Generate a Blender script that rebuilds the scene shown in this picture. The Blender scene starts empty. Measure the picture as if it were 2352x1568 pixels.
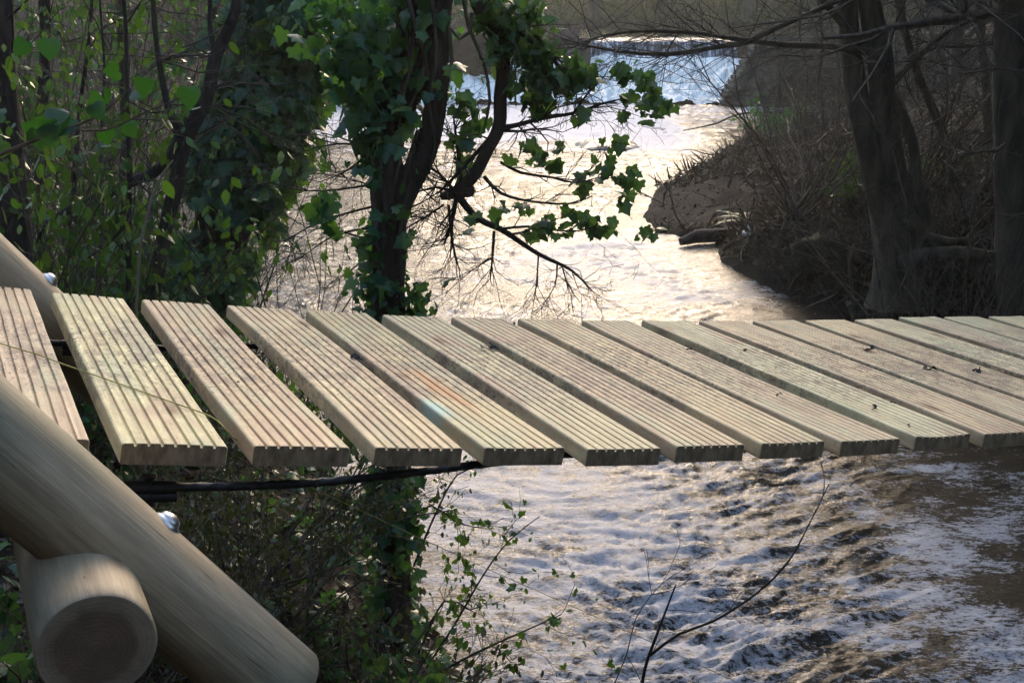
import bpy, math, random
import numpy as np
from mathutils import Vector
rng = np.random.default_rng(7); random.seed(7)
S = bpy.context.scene
COL = S.collection
# ---------------------------------------------------------------- camera
PIT = 0.27075; FPX = 2718.8; EYE = 2.9
cd = bpy.data.cameras.new("camera"); cam = bpy.data.objects.new("camera", cd); COL.objects.link(cam)
cd.sensor_width = 36; cd.lens = 36*FPX/2352; cd.clip_end = 2000; cd.clip_start = .05
cam.location = (0, 0, EYE); cam.rotation_euler = (math.pi/2-PIT, 0, 0)
S.camera = cam
# ---------------------------------------------------------------- sky, sun, exposure
SUN_EL = math.radians(24); SUN_AZ = math.radians(10)      # azimuth from +Y, clockwise positive
W = bpy.data.worlds.new("World"); S.world = W; W.use_nodes = True
wn = W.node_tree.nodes; wl = W.node_tree.links
bg = wn['Background']; sk = wn.new('ShaderNodeTexSky'); sk.sky_type = 'NISHITA'; sk.sun_disc = False
sk.sun_elevation = SUN_EL; sk.sun_rotation = SUN_AZ; sk.dust_density = 2.2; sk.air_density = 1.0; sk.ozone_density = 1.0
wl.new(sk.outputs[0], bg.inputs[0]); bg.inputs[1].default_value = 0.15
sd = bpy.data.lights.new("sun", 'SUN'); sun = bpy.data.objects.new("sun", sd); COL.objects.link(sun)
sd.energy = .75; sd.angle = math.radians(30); sd.color = (1.0, .71, .45)
dvec = Vector((math.sin(SUN_AZ)*math.cos(SUN_EL), math.cos(SUN_AZ)*math.cos(SUN_EL), math.sin(SUN_EL)))
sun.rotation_euler = (-dvec).to_track_quat('-Z', 'Y').to_euler(); sun.location = dvec*60
S.view_settings.view_transform = 'Standard'; S.view_settings.look = 'None'
S.view_settings.exposure = 1.88; S.view_settings.gamma = 1
S.cycles.max_bounces = 6; S.cycles.transparent_max_bounces = 4; S.cycles.use_denoising = True
S.cycles.sample_clamp_indirect = 6

# ---------------------------------------------------------------- geometry helpers
CP, SP = math.cos(PIT), math.sin(PIT)
def ray(px, py):
    X = (px-1176)/FPX; Y = -(py-784)/FPX
    return np.array([X, CP+Y*SP, -SP+Y*CP])
def at(px, py, d):                     # world point at forward distance d
    r = ray(px, py); return np.array([0, 0, EYE])+r*(d/r[1])
def gnd(px, py, z=0.0):                # world point at height z
    r = ray(px, py); return np.array([0, 0, EYE])+r*((z-EYE)/r[2])
def _h(ix, iy, s):
    n = (ix.astype(np.int64)*374761393+iy.astype(np.int64)*668265263+s*1442695041) & 0xffffffff
    n = ((n ^ (n >> 13))*1274126177) & 0xffffffff
    return ((n ^ (n >> 16)) & 0xffff)/65535.0
def vnoise(x, y, s=0):
    x = np.asarray(x, float); y = np.asarray(y, float)
    ix = np.floor(x); iy = np.floor(y); fx = x-ix; fy = y-iy
    fx = fx*fx*fx*(fx*(fx*6-15)+10); fy = fy*fy*fy*(fy*(fy*6-15)+10)
    a = _h(ix, iy, s); b = _h(ix+1, iy, s); c = _h(ix, iy+1, s); d = _h(ix+1, iy+1, s)
    return (a+(b-a)*fx)*(1-fy)+(c+(d-c)*fx)*fy
def pnoise(x, y, s=0):
    x = np.asarray(x, float); y = np.asarray(y, float)+0*x; x = x+0*y
    ix = np.floor(x); iy = np.floor(y); fx = x-ix; fy = y-iy
    ux = fx*fx*fx*(fx*(fx*6-15)+10); uy = fy*fy*fy*(fy*(fy*6-15)+10)
    def gd(i, j):
        a = _h(ix+i, iy+j, s)*2*math.pi; return np.cos(a)*(fx-i)+np.sin(a)*(fy-j)
    a, b, c, d = gd(0, 0), gd(1, 0), gd(0, 1), gd(1, 1)
    return ((a+(b-a)*ux)*(1-uy)+(c+(d-c)*ux)*uy)*1.5
def wbm(x, y, o=4, s=0, g=.5):
    r = 0; a = 1; t = 0
    for i in range(o):
        r = r+a*pnoise(x, y, s+i); t += a; a *= g; x, y = (x*.8-y*.6)*2.03+5.1, (x*.6+y*.8)*2.03+3.7
    return r/t
def fbm(x, y, o=4, s=0, g=.5):
    r = 0; a = 1; t = 0
    for i in range(o):
        r = r+a*(vnoise(x, y, s+i)*2-1); t += a; a *= g; x = x*2.03+5.1; y = y*2.01+3.7
    return r/t
def sstep(a, b, x):
    t = np.clip((x-a)/(b-a), 0, 1); return t*t*(3-2*t)

class MB:
    """collects verts and polygons; build() links ONE mesh object"""
    def __init__(s): s.V = []; s.F = []; s.n = 0; s.mi = []
    def add(s, V, F, mi=0):
        V = np.asarray(V, float); F = np.asarray(F, int)
        s.V.append(V); s.F.append(F+s.n); s.mi.append(np.full(len(F), mi)); s.n += len(V)
    def mesh(s, name, mats, smooth=True):
        me = bpy.data.meshes.new(name)
        V = np.concatenate(s.V); me.vertices.add(len(V)); me.vertices.foreach_set('co', V.astype(np.float32).ravel())
        loops = np.concatenate([f.ravel() for f in s.F])
        tot = np.concatenate([np.full(len(f), f.shape[1]) for f in s.F])
        st = np.concatenate([[0], np.cumsum(tot)[:-1]])
        me.loops.add(len(loops)); me.loops.foreach_set('vertex_index', loops.astype(np.int32))
        me.polygons.add(len(tot)); me.polygons.foreach_set('loop_start', st.astype(np.int32))
        me.polygons.foreach_set('material_index', np.concatenate(s.mi).astype(np.int32))
        me.polygons.foreach_set('use_smooth', np.full(len(tot), smooth))
        me.update(calc_edges=True); me.validate()
        for m in (mats if isinstance(mats, (list, tuple)) else [mats]): me.materials.append(m)
        return me
    def build(s, name, mats, parent=None, smooth=True, loc=None):
        if loc is not None and parent is None:
            s.V = [v-np.asarray(loc) for v in s.V]
        elif parent is not None:
            pl = np.array(parent.location) if parent.parent is None else np.array(parent.location)+np.array(parent.parent.location)
            s.V = [v-pl for v in s.V]
        o = bpy.data.objects.new(name, s.mesh(name, mats, smooth)); COL.objects.link(o)
        if parent is not None: o.parent = parent
        elif loc is not None: o.location = loc
        return o
def tag(o, label=None, cat=None, group=None, kind=None):
    if label: o['label'] = label
    if cat: o['category'] = cat
    if group: o['group'] = group
    if kind: o['kind'] = kind
    return o
def empty(name, loc, label, cat, group=None):
    o = bpy.data.objects.new(name, None); COL.objects.link(o); o.location = tuple(float(v) for v in loc); o.empty_display_size = .1
    return tag(o, label, cat, group)
def smooth_path(P, R, step):
    P = np.asarray(P, float); R = np.asarray(R, float)
    if len(P) < 3: 
        n = max(2, int(np.linalg.norm(P[1]-P[0])/step)+1); t = np.linspace(0, 1, n)[:, None]
        return P[0]+(P[-1]-P[0])*t, R[0]+(R[-1]-R[0])*t[:, 0]
    E = np.vstack([2*P[0]-P[1], P, 2*P[-1]-P[-2]]); o = []; r = []
    for i in range(len(P)-1):
        a, b, c, d = E[i:i+4]; n = max(1, int(np.linalg.norm(c-b)/step))
        for k in range(n):
            t = k/n
            o.append(.5*((2*b)+(c-a)*t+(2*a-5*b+4*c-d)*t*t+(-a+3*b-3*c+d)*t**3)); r.append(R[i]+(R[i+1]-R[i])*t)
    o.append(P[-1]); r.append(R[-1])
    return np.array(o), np.array(r)
def tube(mb, P, R, sides=8, rough=0., seed=0, mi=0, cap=True, frq=9.):
    P = np.asarray(P, float); R = np.asarray(R, float); n = len(P)
    T = np.gradient(P, axis=0); T /= np.linalg.norm(T, axis=1)[:, None]+1e-12
    u = np.cross(T[0], [0, 0, 1.]); 
    if np.linalg.norm(u) < .1: u = np.cross(T[0], [0, 1., 0])
    u /= np.linalg.norm(u); U = []
    for i in range(n):
        u = u-T[i]*np.dot(u, T[i]); u /= np.linalg.norm(u); U.append(u)
    U = np.array(U); Wv = np.cross(T, U)
    a = np.arange(sides)*2*math.pi/sides
    rad = np.repeat(R[:, None], sides, 1)
    if rough:
        L = np.concatenate([[0], np.cumsum(np.linalg.norm(np.diff(P, axis=0), axis=1))])
        nx = np.cos(a)[None]*2.2+seed*3.1+0*L[:, None]; ny = np.sin(a)[None]*2.2+L[:, None]*frq*.35
        rad = rad*(1+rough*fbm(nx, ny, 3, seed)+rough*.5*fbm(nx*3.5, ny*1.2, 2, seed+9))
    V = P[:, None]+rad[..., None]*(np.cos(a)[None, :, None]*U[:, None]+np.sin(a)[None, :, None]*Wv[:, None])
    i = np.arange(n-1)[:, None]*sides; j = np.arange(sides)[None]; j2 = (j+1) % sides
    F = np.stack([i+j, i+j2, i+sides+j2, i+sides+j], -1).reshape(-1, 4)
    V = V.reshape(-1, 3); mb.add(V, F, mi)
    if cap:
        k = sides
        c = np.vstack([V[:k], P[0][None]]); mb.add(c, [[(q+1) % k, q, k] for q in range(k)], mi)
        c = np.vstack([V[-k:], P[-1][None]]); mb.add(c, [[q, (q+1) % k, k] for q in range(k)], mi)
def limb(mb, pts, sides=8, rough=.12, seed=0, step=.12, frq=9.):
    """pts: (px,py,dist,radius)"""
    P = [at(p[0], p[1], p[2]) for p in pts]; R = [p[3] for p in pts]
    P, R = smooth_path(P, R, step); tube(mb, P, R, sides, rough, seed, frq=frq); return P, R
# leaf templates: x across, y to tip, z normal
def fan(outline, fold=.18):
    V = [(0, .12, 0)]+[(x, y, -abs(x)*fold-.22*max(0, y)**2+.05*math.sin(9*y+4*x)) for x, y in outline]
    n = len(outline); F = [(0, i+1, i+2) for i in range(n-1)]
    return np.array(V, float), np.array(F)
IVY = fan([(0, -.02), (-.25, -.2), (-.5, -.12), (-.56, .02), (-.46, .2), (-.62, .44), (-.34, .52), (-.2, .72), (0, .98), (.16, .74), (.33, .5), (.6, .38), (.43, .17), (.54, -.04), (.46, -.16), (.24, -.2), (0, -.02)], .28)
OVAL = fan([(0, 0), (-.2, .18), (-.3, .45), (-.2, .78), (0, 1.05), (.2, .78), (.3, .45), (.2, .18), (0, 0)], .3)
HEART = fan([(0, .02), (-.22, -.1), (-.48, .02), (-.52, .3), (-.34, .62), (0, 1.), (.34, .62), (.52, .3), (.48, .02), (.22, -.1), (0, .02)], .22)
BLADE = fan([(0, 0), (-.05, .3), (0, 1.), (.05, .3), (0, 0)], .3)
DRY = fan([(0, 0), (-.25, .2), (-.35, .55), (0, 1.), (.33, .6), (.28, .2), (0, 0)], -.5)
def leaves(mb, C, N, T, Sz, tpl, mi=0):
    C = np.asarray(C, float); n = len(C)
    if n == 0: return
    N = N/(np.linalg.norm(N, axis=1)[:, None]+1e-9); T = T-N*(T*N).sum(1)[:, None]; T /= np.linalg.norm(T, axis=1)[:, None]+1e-9
    X = np.cross(T, N); V0, F0 = tpl
    V = C[:, None]+Sz[:, None, None]*(V0[None, :, 0:1]*X[:, None]+V0[None, :, 1:2]*T[:, None]+V0[None, :, 2:3]*N[:, None])
    F = F0[None]+(np.arange(n)*len(V0))[:, None, None]
    mb.add(V.reshape(-1, 3), F.reshape(-1, 3), mi)
def rnd(n, s=1.): return rng.normal(0, s, (n, 3))
def drooping(mb, C, size, tpl, out=None, mi=0, var=.5):
    """natural leaves: normals up/outward, tips hanging"""
    n = len(C)
    if n == 0: return
    o = out if out is not None else rnd(n, 1)*[1, 1, .2]
    N = o*.8+rnd(n, .45)+np.array([0, -.25, .55]); T = o*.35+rnd(n, .4)+np.array([0, 0, -.9])
    leaves(mb, C, N, T, size*(1+rng.uniform(-var, var, n)), tpl, mi)
def ivy_on(mb, P, R, n, size, off=(.01, .09), t0=0., t1=1., tpl=IVY, clump=0.):
    k = len(P); t = rng.uniform(t0, t1, n)
    if clump: 
        keep = vnoise(t*clump+P[0][0]*7, t*0+3.3, 5) > rng.uniform(.1, .75, n); t = t[keep]; n = len(t)
    i = np.clip((t*(k-1)).astype(int), 0, k-2); f = (t*(k-1)-i)[:, None]
    c = P[i]*(1-f)+P[i+1]*f; r = R[i]; T = P[i+1]-P[i]; T /= np.linalg.norm(T, axis=1)[:, None]
    d = rnd(n); d -= T*(d*T).sum(1)[:, None]; d /= np.linalg.norm(d, axis=1)[:, None]
    d[:, 1] -= .25
    drooping(mb, c+d*(r+rng.uniform(off[0], off[1], n))[:, None], size, tpl, d)
def wander(p, d, L, n, jit=.25, up=0., rg=None):
    rg = rg or rng; p = np.array(p, float); d = np.array(d, float); d /= np.linalg.norm(d); o = [p.copy()]
    for i in range(n):
        d = d+rg.normal(0, jit, 3); d[2] += up; d /= np.linalg.norm(d); p = p+d*L/n; o.append(p.copy())
    return np.array(o)
def twigs(mb, p, d, L, r, depth, kids=4, jit=.22, up=.03, sides=4, tips=None, spread=.9, shrink=.55):
    n = 5 if L > .25 else 3
    Q = wander(p, d, L, n, jit, up); R = np.linspace(r, max(r*.35, .0009), n+1)
    tube(mb, Q, R, sides, cap=False)
    if tips is not None: tips.append(Q)
    if depth > 0:
        for k in range(kids):
            i = rng.integers(1, n+1); dd = Q[i]-Q[i-1]; dd /= np.linalg.norm(dd)+1e-9
            e = dd+rng.normal(0, spread*.6, 3)
            twigs(mb, Q[i], e, L*shrink*rng.uniform(.7, 1.25), R[i]*.6, depth-1, kids, jit, up, sides, tips, spread, shrink)

# ---------------------------------------------------------------- materials
def mat(name):
    m = bpy.data.materials.new(name); m.use_nodes = True; nt = m.node_tree
    b = nt.nodes['Principled BSDF']; return m, nt, b
def N(nt, typ, **kw):
    n = nt.nodes.new(typ)
    for k, v in kw.items():
        if hasattr(n, k): setattr(n, k, v)
        else: n.inputs[k.replace('_', ' ')].default_value = v
    return n
def ramp(nt, src, stops, interp='LINEAR'):
    r = nt.nodes.new('ShaderNodeValToRGB'); e = r.color_ramp.elements; r.color_ramp.interpolation = interp
    while len(e) > 1: e.remove(e[0])
    e[0].position = stops[0][0]; e[0].color = (*stops[0][1], 1) if isinstance(stops[0][1], tuple) else (stops[0][1],)*3+(1,)
    for p, c in stops[1:]:
        q = e.new(p); q.color = (*c, 1) if isinstance(c, tuple) else (c, c, c, 1)
    nt.links.new(src, r.inputs[0]); return r.outputs[0]
def mix(nt, f, a, b, mode='MIX'):
    m = nt.nodes.new('ShaderNodeMix'); m.data_type = 'RGBA'; m.blend_type = mode
    for s, v in ((m.inputs[0], f), (m.inputs[6], a), (m.inputs[7], b)):
        if isinstance(v, (int, float)): s.default_value = v
        elif isinstance(v, tuple): s.default_value = (*v, 1)
        else: nt.links.new(v, s)
    return m.outputs[2]
def coords(nt, scale=(1, 1, 1), kind='Object', rot=(0, 0, 0)):
    t = nt.nodes.new('ShaderNodeTexCoord'); mp = nt.nodes.new('ShaderNodeMapping'); mp.inputs['Scale'].default_value = scale
    mp.inputs['Rotation'].default_value = rot
    nt.links.new(t.outputs[kind], mp.inputs[0]); return mp.outputs[0]
def noise(nt, vec, sc, det=4, dist=0., rough=.55):
    n = nt.nodes.new('ShaderNodeTexNoise'); n.inputs['Scale'].default_value = sc; n.inputs['Detail'].default_value = det
    n.inputs['Distortion'].default_value = dist; n.inputs['Roughness'].default_value = rough
    nt.links.new(vec, n.inputs['Vector']); return n.outputs['Fac']
def bump(nt, b, h, strength=.5, dist=.01):
    n = nt.nodes.new('ShaderNodeBump'); n.inputs['Strength'].default_value = strength; n.inputs['Distance'].default_value = dist
    nt.links.new(h, n.inputs['Height']); nt.links.new(n.outputs[0], b.inputs['Normal'])
def simple(name, c1, c2, sc=8., rough=.8, scale=(1, 1, 1), bs=.6, bd=.01, metal=0., lo=.35, hi=.65):
    m, nt, b = mat(name); v = coords(nt, scale); n = noise(nt, v, sc, 5)
    nt.links.new(ramp(nt, n, [(lo, c1), (hi, c2)]), b.inputs['Base Color']); b.inputs['Roughness'].default_value = rough
    b.inputs['Metallic'].default_value = metal
    if bs: bump(nt, b, noise(nt, v, sc*3, 4), bs, bd)
    return m
def leafmat(name, cols, tr=.45, rough=.42, tcol=(.35, .6, .06)):
    m, nt, b = mat(name); g = nt.nodes.new('ShaderNodeNewGeometry')
    n = len(cols); c = ramp(nt, g.outputs['Random Per Island'], [(i/max(1, n-1), cc) for i, cc in enumerate(cols)])
    v = coords(nt); sp = ramp(nt, noise(nt, v, 90, 3), [(.35, .78), (.65, 1.1)])
    c = mix(nt, 1., c, sp, 'MULTIPLY')
    nt.links.new(c, b.inputs['Base Color']); b.inputs['Roughness'].default_value = rough; b.inputs['Specular IOR Level'].default_value = .45
    t = nt.nodes.new('ShaderNodeBsdfTranslucent'); nt.links.new(mix(nt, .75, c, tcol, 'MIX'), t.inputs[0])
    ms = nt.nodes.new('ShaderNodeMixShader'); ms.inputs[0].default_value = tr
    nt.links.new(b.outputs[0], ms.inputs[1]); nt.links.new(t.outputs[0], ms.inputs[2])
    nt.links.new(ms.outputs[0], nt.nodes['Material Output'].inputs[0]); return m
M_ivy = leafmat('ivy_leaf', [(.018, .07, .042), (.026, .10, .06), (.04, .125, .05), (.06, .15, .045), (.09, .18, .045)], .34, .38, (.10, .26, .02))
M_ivyb = leafmat('ivy_leaf_bright', [(.02, .06, .03), (.03, .085, .035), (.05, .115, .04), (.07, .14, .045), (.11, .14, .05)], .34, .42, (.11, .25, .035))
M_green = leafmat('shrub_leaf', [(.02, .07, .022), (.04, .11, .025), (.065, .155, .03), (.10, .19, .03), (.17, .19, .04)], .36, .3, (.12, .26, .015))
M_olive = leafmat('bramble_leaf', [(.012, .02, .007), (.026, .04, .01), (.05, .066, .016), (.09, .10, .028), (.20, .19, .10)], .25, .4, (.08, .11, .015))
M_big = leafmat('poplar_leaf', [(.008, .04, .025), (.012, .05, .012), (.02, .07, .012), (.02, .06, .03)], .33, .35, (.05, .20, .012))
M_dry = leafmat('dry_leaf', [(.010, .009, .006), (.02, .016, .011), (.036, .029, .019), (.058, .047, .032), (.14, .12, .085)], .08, .8, (.12, .09, .05))
M_grass = leafmat('grass_blade', [(.03, .04, .012), (.05, .065, .018), (.09, .11, .03)], .3, .6, (.25, .35, .05))
M_fern = leafmat('fern_leaf', [(.04, .10, .04), (.06, .14, .06)], .3, .5, (.12, .3, .08))
M_bark = simple('bark', (.022, .016, .012), (.08, .06, .045), 14, .9, (1, 1, .22), .9, .02)
M_barkd = simple('bark_dark', (.016, .012, .01), (.055, .042, .034), 14, .9, (1, 1, .25), .9, .02)
M_barkg = simple('bark_grey', (.034, .029, .018), (.10, .088, .058), 10, .9, (1, 1, .3), .7, .015)
M_twig = simple('twig_bark', (.045, .034, .026), (.12, .095, .07), 20, .85, bs=0)
M_twigd = simple('twig_dark', (.018, .015, .012), (.045, .038, .031), 20, .85, bs=0)
M_pale = simple('pale_stem', (.16, .14, .09), (.26, .23, .16), 20, .7, bs=0)
M_black = simple('wet_steel_rope', (.008, .009, .012), (.02, .021, .028), 60, .45, bs=.3, bd=.002)
M_metal = simple('galvanised_bolt', (.42, .42, .42), (.62, .62, .60), 60, .36, metal=1., bs=.05, bd=.001)
M_twine = simple('twine', (.22, .22, .05), (.42, .40, .12), 200, .8, bs=.5, bd=.001)
M_stone = simple('weir_stone', (.03, .03, .022), (.10, .095, .075), 3, .9, bs=.9, bd=.05)
M_conc = simple('pier_concrete', (.05, .042, .04), (.09, .078, .072), 2.5, .85, bs=.5, bd=.03)
M_rock = simple('river_rock', (.07, .055, .035), (.14, .11, .07), 3, .35, bs=.5, bd=.02)
M_plastic = simple('white_plastic', (.55, .56, .55), (.75, .76, .74), 10, .5, bs=.3, bd=.01)
M_moss = simple('moss', (.015, .018, .008), (.045, .048, .018), 25, .95, bs=.9, bd=.02)

def log_mat():
    m, nt, b = mat('treated_roundwood'); v = coords(nt, (1, 1, 1), 'UV')
    v1 = coords(nt, (14, 1.2, 1), 'UV'); v2 = coords(nt, (3, .8, 1), 'UV'); v3 = coords(nt, (90, 3, 1), 'UV')
    c = ramp(nt, noise(nt, v1, 3, 5, .6), [(.3, (.27, .20, .12)), (.5, (.37, .285, .18)), (.7, (.45, .355, .23))])
    g = ramp(nt, noise(nt, v2, 3.2, 3), [(.42, 0.), (.62, 1.)])
    c = mix(nt, g, c, (.20, .19, .125))
    k = ramp(nt, noise(nt, v2, 5.5, 4, 1.2), [(.62, 0.), (.74, .55)]); c = mix(nt, k, c, (.17, .11, .065))
    c = mix(nt, 1., c, ramp(nt, noise(nt, coords(nt, (30, 7, 1), 'UV'), 2.5, 6, .6, .7), [(.35, .88), (.62, 1.06)]), 'MULTIPLY')
    st = ramp(nt, noise(nt, v3, 2, 4), [(.4, .9), (.6, 1.04)]); c = mix(nt, 1., c, st, 'MULTIPLY')
    kn = nt.nodes.new('ShaderNodeTexVoronoi'); kn.inputs['Scale'].default_value = 1.; nt.links.new(coords(nt, (9, 3, 1), 'UV'), kn.inputs['Vector'])
    c = mix(nt, ramp(nt, kn.outputs['Distance'], [(.06, .75), (.12, .3), (.2, 0.)]), c, (.10, .06, .035))
    ck = ramp(nt, noise(nt, coords(nt, (34, 1.3, 1), 'UV'), 3, 3, .3), [(.66, 0.), (.69, .7), (.72, 0.)]); c = mix(nt, ck, c, (.07, .05, .035))
    nt.links.new(c, b.inputs['Base Color']); b.inputs['Roughness'].default_value = .62
    bump(nt, b, noise(nt, v3, 2, 5), .35, .002); return m
M_log = log_mat()
def end_mat():
    m, nt, b = mat('roundwood_end_grain'); t = nt.nodes.new('ShaderNodeTexCoord')
    w = nt.nodes.new('ShaderNodeTexWave'); w.wave_type = 'RINGS'; w.rings_direction = 'Z'; w.inputs['Scale'].default_value = 55; w.inputs['Distortion'].default_value = 2.5
    w.inputs['Detail'].default_value = 3
    mp = nt.nodes.new('ShaderNodeMapping'); nt.links.new(t.outputs['UV'], mp.inputs[0]); nt.links.new(mp.outputs[0], w.inputs[0])
    ln = nt.nodes.new('ShaderNodeVectorMath'); ln.operation = 'LENGTH'; nt.links.new(t.outputs['UV'], ln.inputs[0])
    wob = noise(nt, t.outputs['UV'], 30, 3)
    ad = nt.nodes.new('ShaderNodeMath'); ad.operation = 'MULTIPLY_ADD'; nt.links.new(wob, ad.inputs[0]); ad.inputs[1].default_value = .012; nt.links.new(ln.outputs['Value'], ad.inputs[2])
    c = ramp(nt, ad.outputs[0], [(.050, (.135, .088, .052)), (.056, (.20, .15, .095)), (.08, (.28, .22, .15))])
    c = mix(nt, 1., c, ramp(nt, w.outputs['Fac'], [(0, .92), (1, 1.04)]), 'MULTIPLY')
    c = mix(nt, 1., c, ramp(nt, noise(nt, t.outputs['UV'], 28, 4), [(.35, .8), (.65, 1.1)]), 'MULTIPLY')
    nt.links.new(c, b.inputs['Base Color']); b.inputs['Roughness'].default_value = .85
    bump(nt, b, noise(nt, coords(nt, (1, 8, 1), 'UV', (0, 0, .5)), 60, 3), .4, .002); return m
M_end = end_mat()
def plank_mat(name, stain=False):
    m, nt, b = mat(name); oi = nt.nodes.new('ShaderNodeObjectInfo')
    t = nt.nodes.new('ShaderNodeTexCoord'); ad = nt.nodes.new('ShaderNodeVectorMath'); ad.operation = 'ADD'
    cmb = nt.nodes.new('ShaderNodeCombineXYZ'); mm = nt.nodes.new('ShaderNodeMath'); mm.operation = 'MULTIPLY'; mm.inputs[1].default_value = 37.
    nt.links.new(oi.outputs['Random'], mm.inputs[0]); nt.links.new(mm.outputs[0], cmb.inputs[0]); nt.links.new(mm.outputs[0], cmb.inputs[2])
    nt.links.new(t.outputs['Object'], ad.inputs[0]); nt.links.new(cmb.outputs[0], ad.inputs[1])
    def mp(sc):
        q = nt.nodes.new('ShaderNodeMapping'); q.inputs['Scale'].default_value = sc; nt.links.new(ad.outputs[0], q.inputs[0]); return q.outputs[0]
    grain = noise(nt, mp((60, 1.6, 30)), 2.2, 6, .4, .6)
    c = ramp(nt, grain, [(.28, (.45, .36, .235)), (.5, (.66, .56, .36)), (.72, (.82, .73, .49))])
    c = mix(nt, 1., c, oi.outputs['Color'], 'MULTIPLY')
    g = ramp(nt, noise(nt, mp((9, 2.2, 9)), 1.6, 3, .5), [(.48, 0.), (.68, .75)]); c = mix(nt, g, c, (.50, .49, .30))     # tanalised green
    r = ramp(nt, noise(nt, mp((12, 2.4, 9)), 1.5, 3, .8), [(.5, 0.), (.68, .75)]); c = mix(nt, r, c, (.54, .37, .24))    # pinkish heartwood
    # dirt dragged onto the boards
    sy = nt.nodes.new('ShaderNodeSeparateXYZ'); nt.links.new(t.outputs['Object'], sy.inputs[0])
    wob = nt.nodes.new('ShaderNodeMath'); wob.operation = 'MULTIPLY_ADD'; nt.links.new(noise(nt, mp((6, 3, 6)), 1.5, 3), wob.inputs[0]); wob.inputs[1].default_value = .35; nt.links.new(sy.outputs[1], wob.inputs[2])
    band = ramp(nt, wob.outputs[0], [(.34, .25), (.55, 1.), (.82, 1.), (1., .3)])
    d = ramp(nt, noise(nt, mp((16, 9, 16)), 2.4, 8, .8, .72), [(.44, 0.), (.54, .5), (.68, .9)]); d = mix(nt, 1., d, band, 'MULTIPLY'); c = mix(nt, d, c, (.20, .15, .115))
    sp = ramp(nt, noise(nt, mp((60, 34, 60)), 3., 4, .6), [(.58, 0.), (.65, .9)]); sp = mix(nt, 1., sp, band, 'MULTIPLY'); c = mix(nt, sp, c, (.07, .05, .038))
    wt = ramp(nt, noise(nt, mp((5, 2.2, 5)), 1.8, 5, .6), [(.5, 0.), (.62, .32)]); c = mix(nt, wt, c, (.30, .22, .165))
    # knots
    vo = nt.nodes.new('ShaderNodeTexVoronoi'); vo.inputs['Scale'].default_value = 1.; nt.links.new(mp((9, 3.2, 2)), vo.inputs['Vector'])
    kn = ramp(nt, vo.outputs['Distance'], [(.05, .85), (.11, .25), (.17, 0.)]); c = mix(nt, kn, c, (.17, .09, .045))
    if stain:
        q = nt.nodes.new('ShaderNodeMapping'); q.inputs['Scale'].default_value = (14, 2.6, 1); q.inputs['Location'].default_value = (-.95, -.98, 0)
        nt.links.new(t.outputs['Object'], q.inputs[0]); gr = nt.nodes.new('ShaderNodeVectorMath'); gr.operation = 'LENGTH'; nt.links.new(q.outputs[0], gr.inputs[0])
        nz = nt.nodes.new('ShaderNodeMath'); nz.operation = 'MULTIPLY_ADD'; nz.inputs[1].default_value = 1.1; nt.links.new(noise(nt, mp((40, 3, 9)), 1.5, 4), nz.inputs[0]); nt.links.new(gr.outputs['Value'], nz.inputs[2])
        f = ramp(nt, nz.outputs[0], [(.75, .85), (1.45, 0.)]); c = mix(nt, f, c, (.52, .26, .11))
        q2 = nt.nodes.new('ShaderNodeMapping'); q2.inputs['Scale'].default_value = (38, 13, 1); q2.inputs['Location'].default_value = (-.35, -2.9, 0)
        nt.links.new(t.outputs['Object'], q2.inputs[0]); g2 = nt.nodes.new('ShaderNodeVectorMath'); g2.operation = 'LENGTH'; nt.links.new(q2.outputs[0], g2.inputs[0])
        f2 = ramp(nt, g2.outputs['Value'], [(.3, .8), (1., 0.)]); c = mix(nt, f2, c, (.42, .60, .50))
    nt.links.new(c, b.inputs['Base Color']); b.inputs['Roughness'].default_value = .68; b.inputs['Specular IOR Level'].default_value = .35
    bump(nt, b, noise(nt, mp((120, 6, 60)), 2., 5), .35, .0015); return m
M_pend = simple('board_end_grain', (.12, .08, .045), (.27, .20, .115), 30, .85, (2.5, 1, 1), .5, .002)  # end grain, tinted darker also to stand for shade on the end faces
M_plank = plank_mat('decking_board'); M_plankS = plank_mat('decking_board_stained', True)

def ground_mat():
    m, nt, b = mat('woodland_floor'); v = coords(nt)
    n1 = noise(nt, v, 1.3, 6, .4); n2 = noise(nt, v, 9, 6, .6, .7); n3 = noise(nt, v, 40, 5, .5, .7)
    c = ramp(nt, n2, [(.3, (.006, .005, .004)), (.5, (.022, .016, .012)), (.68, (.055, .042, .03)), (.82, (.11, .085, .06))])
    c = mix(nt, ramp(nt, n1, [(.5, 0.), (.66, .6)]), c, (.045, .055, .018))
    a = nt.nodes.new('ShaderNodeAttribute'); a.attribute_name = 'zone'
    sep = nt.nodes.new('ShaderNodeSeparateColor'); nt.links.new(a.outputs['Color'], sep.inputs[0])
    mud = ramp(nt, n2, [(.35, (.007, .006, .0055)), (.5, (.017, .0145, .0135)), (.7, (.038, .032, .029))])
    c = mix(nt, sep.outputs[0], c, mud)
    gr = ramp(nt, n1, [(.35, (.02, .018, .01)), (.5, (.03, .034, .012)), (.65, (.055, .07, .018))]); c = mix(nt, sep.outputs[1], c, gr)
    nt.links.new(c, b.inputs['Base Color']); b.inputs['Roughness'].default_value = .95; b.inputs['Specular IOR Level'].default_value = .12
    bump(nt, b, n3, .8, .04); return m
M_ground = ground_mat()
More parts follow.
